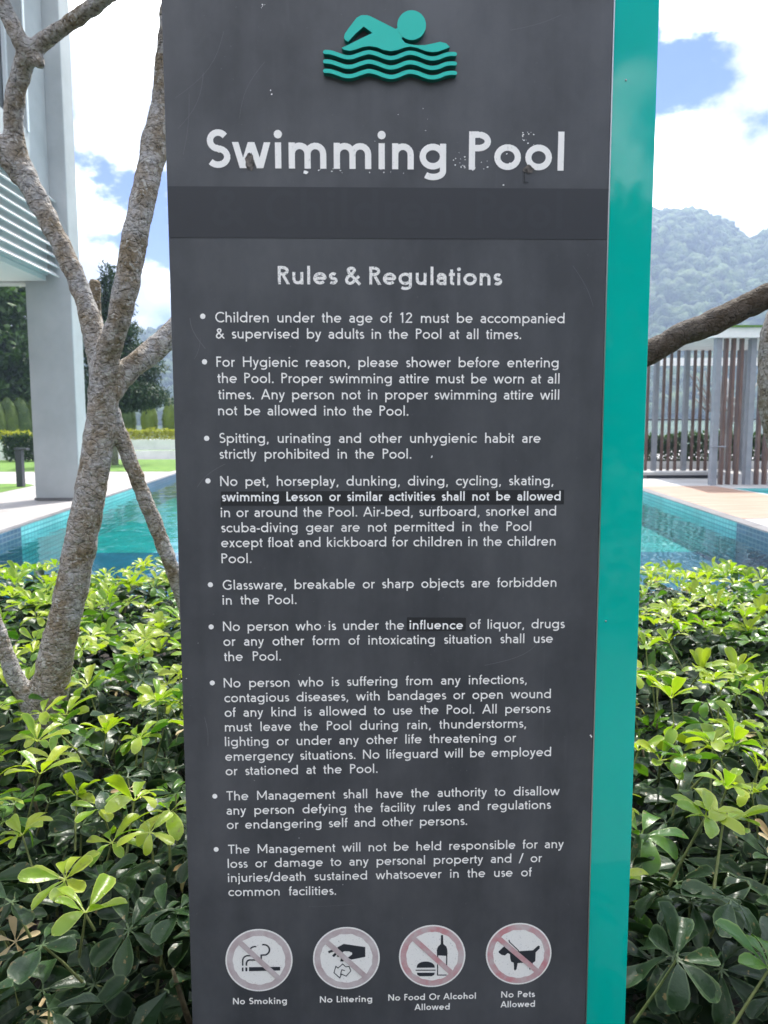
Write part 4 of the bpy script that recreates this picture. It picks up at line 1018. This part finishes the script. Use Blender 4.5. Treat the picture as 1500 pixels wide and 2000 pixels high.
# captions and pictograms
cc = scale_px(500, 1960, 12.4)
for s_, p0, p1 in (("No Smoking",(451.7,1960),(557.1,1959.2)),("No Littering",(621.3,1957.3),(723.7,1956)),("No Food Or Alcohol",(754.9,1954),(926,1950.6)),("Allowed",(806,1972.7),(874.9,1971.6)),("No Pets",(975.2,1948.7),(1040,1947.6)),("Allowed",(974,1967.9),(1041.2,1966.6))):
    text(s_, p0, p1, cc, .165, M['print'], space=.46, force=True, label='small white caption reading "%s"' % s_)
def mapper(ox, oy, sc): return lambda x, y: uv(ox+x/sc, oy+y/sc)
def pictogram(label, cx, cy, rpx, ring_m, draw, ox, oy, sc, slash, zr=1.0):
    u, z = uv(cx, cy); r = (uv(cx+rpx, cy)[0]-uv(cx-rpx, cy)[0])/2; mp = mapper(ox, oy, sc)
    b = MB(); disc(b, u, z, r, .0005, 72); dd = b.build('pictogram', M['disc'], sign); dd['label'] = label
    b = MB(); n = 72; ri, ro = r*.78, r*.955; k = len(b.v)
    rg = random.Random(int(cx))
    wob = [ri*(1+.012*math.sin(i*1.3)+rg.uniform(-.008,.008)) for i in range(n)]
    b.add([(u+ro*math.cos(6.2832*i/n), -.0006, z+ro*math.sin(6.2832*i/n)) for i in range(n)] + [(u+wob[i]*math.cos(6.2832*i/n), -.0006, z+wob[i]*math.sin(6.2832*i/n)) for i in range(n)],
          [(i, (i+1)%n, n+(i+1)%n, n+i) for i in range(n)])
    b.build('ring', ring_m, dd)
    sm = MB()
    K = [0]
    def poly(pts):
        K[0] += 1; q = [mp(*p) for p in pts]; face(sm, q, .0007+K[0]*.00002)
    def line(pts, w):
        K[0] += 1; q = [mp(*p) for p in pts]; w_ = (mp(w,0)[0]-mp(0,0)[0]); stroke(sm, q, w_, .0007+K[0]*.00002)
    draw(poly, line); sm.build('symbol', M['ink'], dd)
    b = MB(); q0, q1 = mp(*slash[0]), mp(*slash[1]); stroke(b, [q0, q1], r*.16, .0014); b.build('slash', ring_m, dd)
def A_(cx, cy, rx, ry, a0, a1, n=12): return [(cx+rx*math.cos(R(a0+(a1-a0)*i/n)), cy-ry*math.sin(R(a0+(a1-a0)*i/n))) for i in range(n+1)]
def d_smoke(poly, line):
    poly([(278,430),(547,428),(547,460),(278,465)]); poly([(217,433),(231,433),(231,466),(217,466)]); poly([(247,432),(264,432),(264,465),(247,465)])
    line([(224,417),(224,375)] + A_(268,375,44,44,180,90) + [(300,331)], 13)
    line([(256,417),(256,398)] + A_(286,398,30,30,180,90) + [(384,368),(384,327),(408,325)] + A_(408,281,47,45,-80,80) + [(392,236)], 14)
    line([(287,277)] + A_(330,285,42,32,160,85) + [(342,252)], 12)
def d_litter(poly, line):
    poly([(1040,262),(1095,232),(1280,260),(1280,345),(1160,368),(1128,352),(1165,325),(1168,310),(1140,297),(1098,296),(1075,312),(1058,300)])
    line([(962,304),(1000,290),(1060,285)], 22); line([(1002,340),(1030,312),(1066,300)], 22); line([(1040,342),(1060,318),(1085,305)], 18); line([(1078,384),(1080,368),(1125,362)], 26)
    line([(1085,405),(1045,440),(1026,425),(1010,480),(1060,525),(1075,492),(1115,510),(1155,465),(1140,425),(1112,430),(1085,405)], 8); line([(1065,500),(1077,455),(1105,462)], 8)
def d_food(poly, line):
    poly([(492,192),(509,192),(511,265),(535,285),(543,312),(543,362),(458,357),(458,312),(468,285),(490,265)])
    line([(464,357),(464,375)], 9); line([(463,430),(463,517),(537,517)], 9); line([(538,360),(536,475)], 10)
    poly([(293,457)] + A_(367,448,73,42,178,2,10) + [(440,457)]); line([(285,477),(447,477)], 9); poly([(294,497),(440,497),(436,515),(415,526),(317,526),(299,516)])
def d_dog(poly, line):
    poly([(960,326),(1020,273),(1030,280),(1052,300),(1090,322),(1130,325),(1240,318),(1265,295),(1283,280),(1296,285),(1293,305),(1262,335),(1258,408),(1238,420),(1232,470),(1210,476),(1203,418),(1115,422),(1106,470),(1094,483),(1085,476),(1083,420),(1062,410),(1055,385),(1053,350),(1035,340),(1012,360),(985,355),(962,338)])
    line([(1044,232),(1050,252),(1125,322)], 8)
pictogram('round no smoking symbol with faded ring', 502.7, 1874.2, 65.6, M['ring'], d_smoke, 420, 1790, 4.412, ((190,205),(540,530)))
pictogram('round no littering symbol, a hand dropping crumpled paper', 673.3, 1870.8, 65.2, M['ring'], d_litter, 420, 1790, 4.412, ((940,205),(1290,520)))
pictogram('round no food or alcohol symbol with burger and bottle', 840.8, 1867.3, 64.8, M['ring_red'], d_food, 740, 1780, 4.167, ((255,205),(600,520)))
pictogram('round no pets symbol with a dog on a leash, its ring still red', 1009.6, 1863.4, 64.0, M['ring_red'], d_dog, 740, 1780, 4.167, ((945,205),(1300,510)))
# raised swimmer emblem
em = MB()
Z0, Z1 = .0, .0105
def solid(pts, off0, off1, mp):
    q = [mp(*p) for p in pts]; n = len(q); mb = MB()
    mb.add([(u, -off1, z) for u, z in q] + [(u, -off0, z) for u, z in q], [tuple(range(n)), tuple(range(2*n-1, n-1, -1))] + [((i+1)%n, i, n+i, n+(i+1)%n) for i in range(n)])
    return mb
def emblem(name, pts, o1, label=None):
    mp = lambda x, y: uv(600+x/4.412, y/4.412, o1)
    mb = solid(pts, -.0005, o1, mp); me = mb.mesh(name, M['teal_letter']); me.materials.append(M['teal_shaded_side'])
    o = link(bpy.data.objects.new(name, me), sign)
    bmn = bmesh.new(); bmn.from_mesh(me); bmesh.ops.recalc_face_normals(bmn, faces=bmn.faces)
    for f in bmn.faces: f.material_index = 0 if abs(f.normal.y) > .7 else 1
    bmesh.ops.triangulate(bmn, faces=[f for f in bmn.faces if len(f.verts) > 4]); bmn.to_mesh(me); bmn.free()
    if label: o['label'] = label
    return o
emblem('swimmer_body', [(310,412),(385,375),(575,283),(500,228),(430,288),(365,358),(340,343),(330,322),(338,288),(372,240),(440,152),(480,130),(530,130),(560,140),(775,250),(800,235),(842,310),(825,332),(855,368),(895,382),(940,389),(1030,390),(1100,375),(1160,362),(1210,375),(1243,408),(1200,425),(1140,445),(1090,450),(1030,440),(960,412),(900,402),(850,410),(790,432),(730,440),(670,430),(610,405),(550,396),(490,404),(430,425),(380,436),(330,428)], .0100, 'teal raised swimmer body with bent arm')
emblem('swimmer_head', [(913+124*math.cos(6.2832*i/40), 217+128*math.sin(6.2832*i/40)) for i in range(40)], .0104, 'round teal raised swimmer head')
wave = spline([Vector((x, y, 0)) for x, y in ((166,446),(215,449),(280,470),(340,490),(400,490),(460,470),(520,452),(560,450),(620,466),(680,490),(735,500),(790,490),(850,465),(900,455),(960,466),(1020,490),(1080,505),(1140,498),(1200,475),(1250,466),(1286,468))], 3)
for k in range(3):
    top, bot = [], []
    for i, p in enumerate(wave):
        t = (wave[min(i+1,len(wave)-1)]-wave[max(i-1,0)]).normalized(); n_ = Vector((-t.y, t.x, 0)); top.append(p+n_*17.5); bot.append(p-n_*17.5)
    e1 = [wave[-1]+Vector((17.5*math.cos(a), 17.5*math.sin(a), 0)) for a in (R(60), R(20), R(-20), R(-60))]
    e0 = [wave[0]+Vector((17.5*math.cos(a), 17.5*math.sin(a), 0)) for a in (R(240), R(200), R(160), R(120))]
    pts = [(p.x, p.y+k*81.5) for p in top+e1+bot[::-1]+e0]
    emblem('wave', pts, .0100)
# wear: tape residue, chips, screws
def blotch(name, cx, cy, rx, ry, m, off, seed, n=16):
    rg = random.Random(seed); b = MB(); q = [uv(cx+rx*math.cos(6.2832*i/n)*rg.uniform(.7,1.1), cy+ry*math.sin(6.2832*i/n)*rg.uniform(.7,1.1)) for i in range(n)]
    face(b, q, off); return b.build(name, m, sign)
blotch('tape_residue', 490, 315, 10, 20, M['residue'], .0011, 1)
blotch('tape_residue', 1034, 332, 11, 9, M['residue'], .0011, 2)
b = MB(); K = [uv(*p) for p in ((1026,330),(1026,357),(1034,358))]; stroke(b, K, .0016, .0010); b.build('tape_residue', M['black_vinyl'], sign)
b = MB()
rg = random.Random(4)
for (cx, cy, sx_, sy_, n_, r_) in ((902,322,12,9,16,1.3),(1030,268,8,6,12,1.2),(600,338,1,1,1,4),(640,334,30,2,6,1.1),(745,336,18,2,5,1.2),(930,330,10,4,8,1.5),(970,320,22,20,5,1.3),(517,10,3,3,5,1.4),(1153,1446,2,5,3,1.5),(535,180,3,6,3,1.2),(843,893,4,1,2,1.2),(750,1500,330,300,14,.9),(700,250,250,60,10,.8)):
    for k in range(n_):
        x, y = cx+rg.gauss(0,sx_), cy+rg.gauss(0,sy_); r2 = r_*rg.uniform(.5,1.3)
        q = [uv(x+r2*math.cos(a)*rg.uniform(.5,1.6), y+r2*math.sin(a)*rg.uniform(.5,1.2)) for a in (0,1.2,2.5,3.8,5.1)]
        face(b, q, .0012)
o = b.build('paint_fleck', M['print_fresh'], sign); o['kind'] = 'stuff'
M['scratch'] = mat('pale_scratch', (0.13, 0.13, 0.145), 0.5)
b = MB(); rg = random.Random(12)
for (x0, y0, x1, y1, bow, w_) in ((350,250,400,140,12,.0004),(372,620,402,680,-8,.0007),(380,700,392,660,3,.0004),(1060,1240,945,1300,20,.0006),(345,190,440,60,18,.0003),(360,300,372,180,4,.0004),(1120,520,1160,600,6,.0004),(398,1400,404,1455,3,.0006),(470,230,520,120,-10,.0003),(1000,60,1100,30,6,.0003),(600,1770,690,1765,3,.0003),(385,950,440,905,-6,.0006)):
    q = [uv(x0+(x1-x0)*i/8 + bow*math.sin(3.14*i/8), y0+(y1-y0)*i/8 + bow*.4*math.sin(3.14*i/8)) for i in range(9)]
    stroke(b, q, w_, .00022)
o = b.build('scratches', M['scratch'], sign); o['kind'] = 'stuff'
for x, y in ((1183,1215),(1226,157)):
    u, z = uv(x, y); b = MB(); b.tube([(u, .003, z), (u, .0006, z)], [.0013, .0011], 12); b.build('screw', M['steel'], sign, smooth=True)
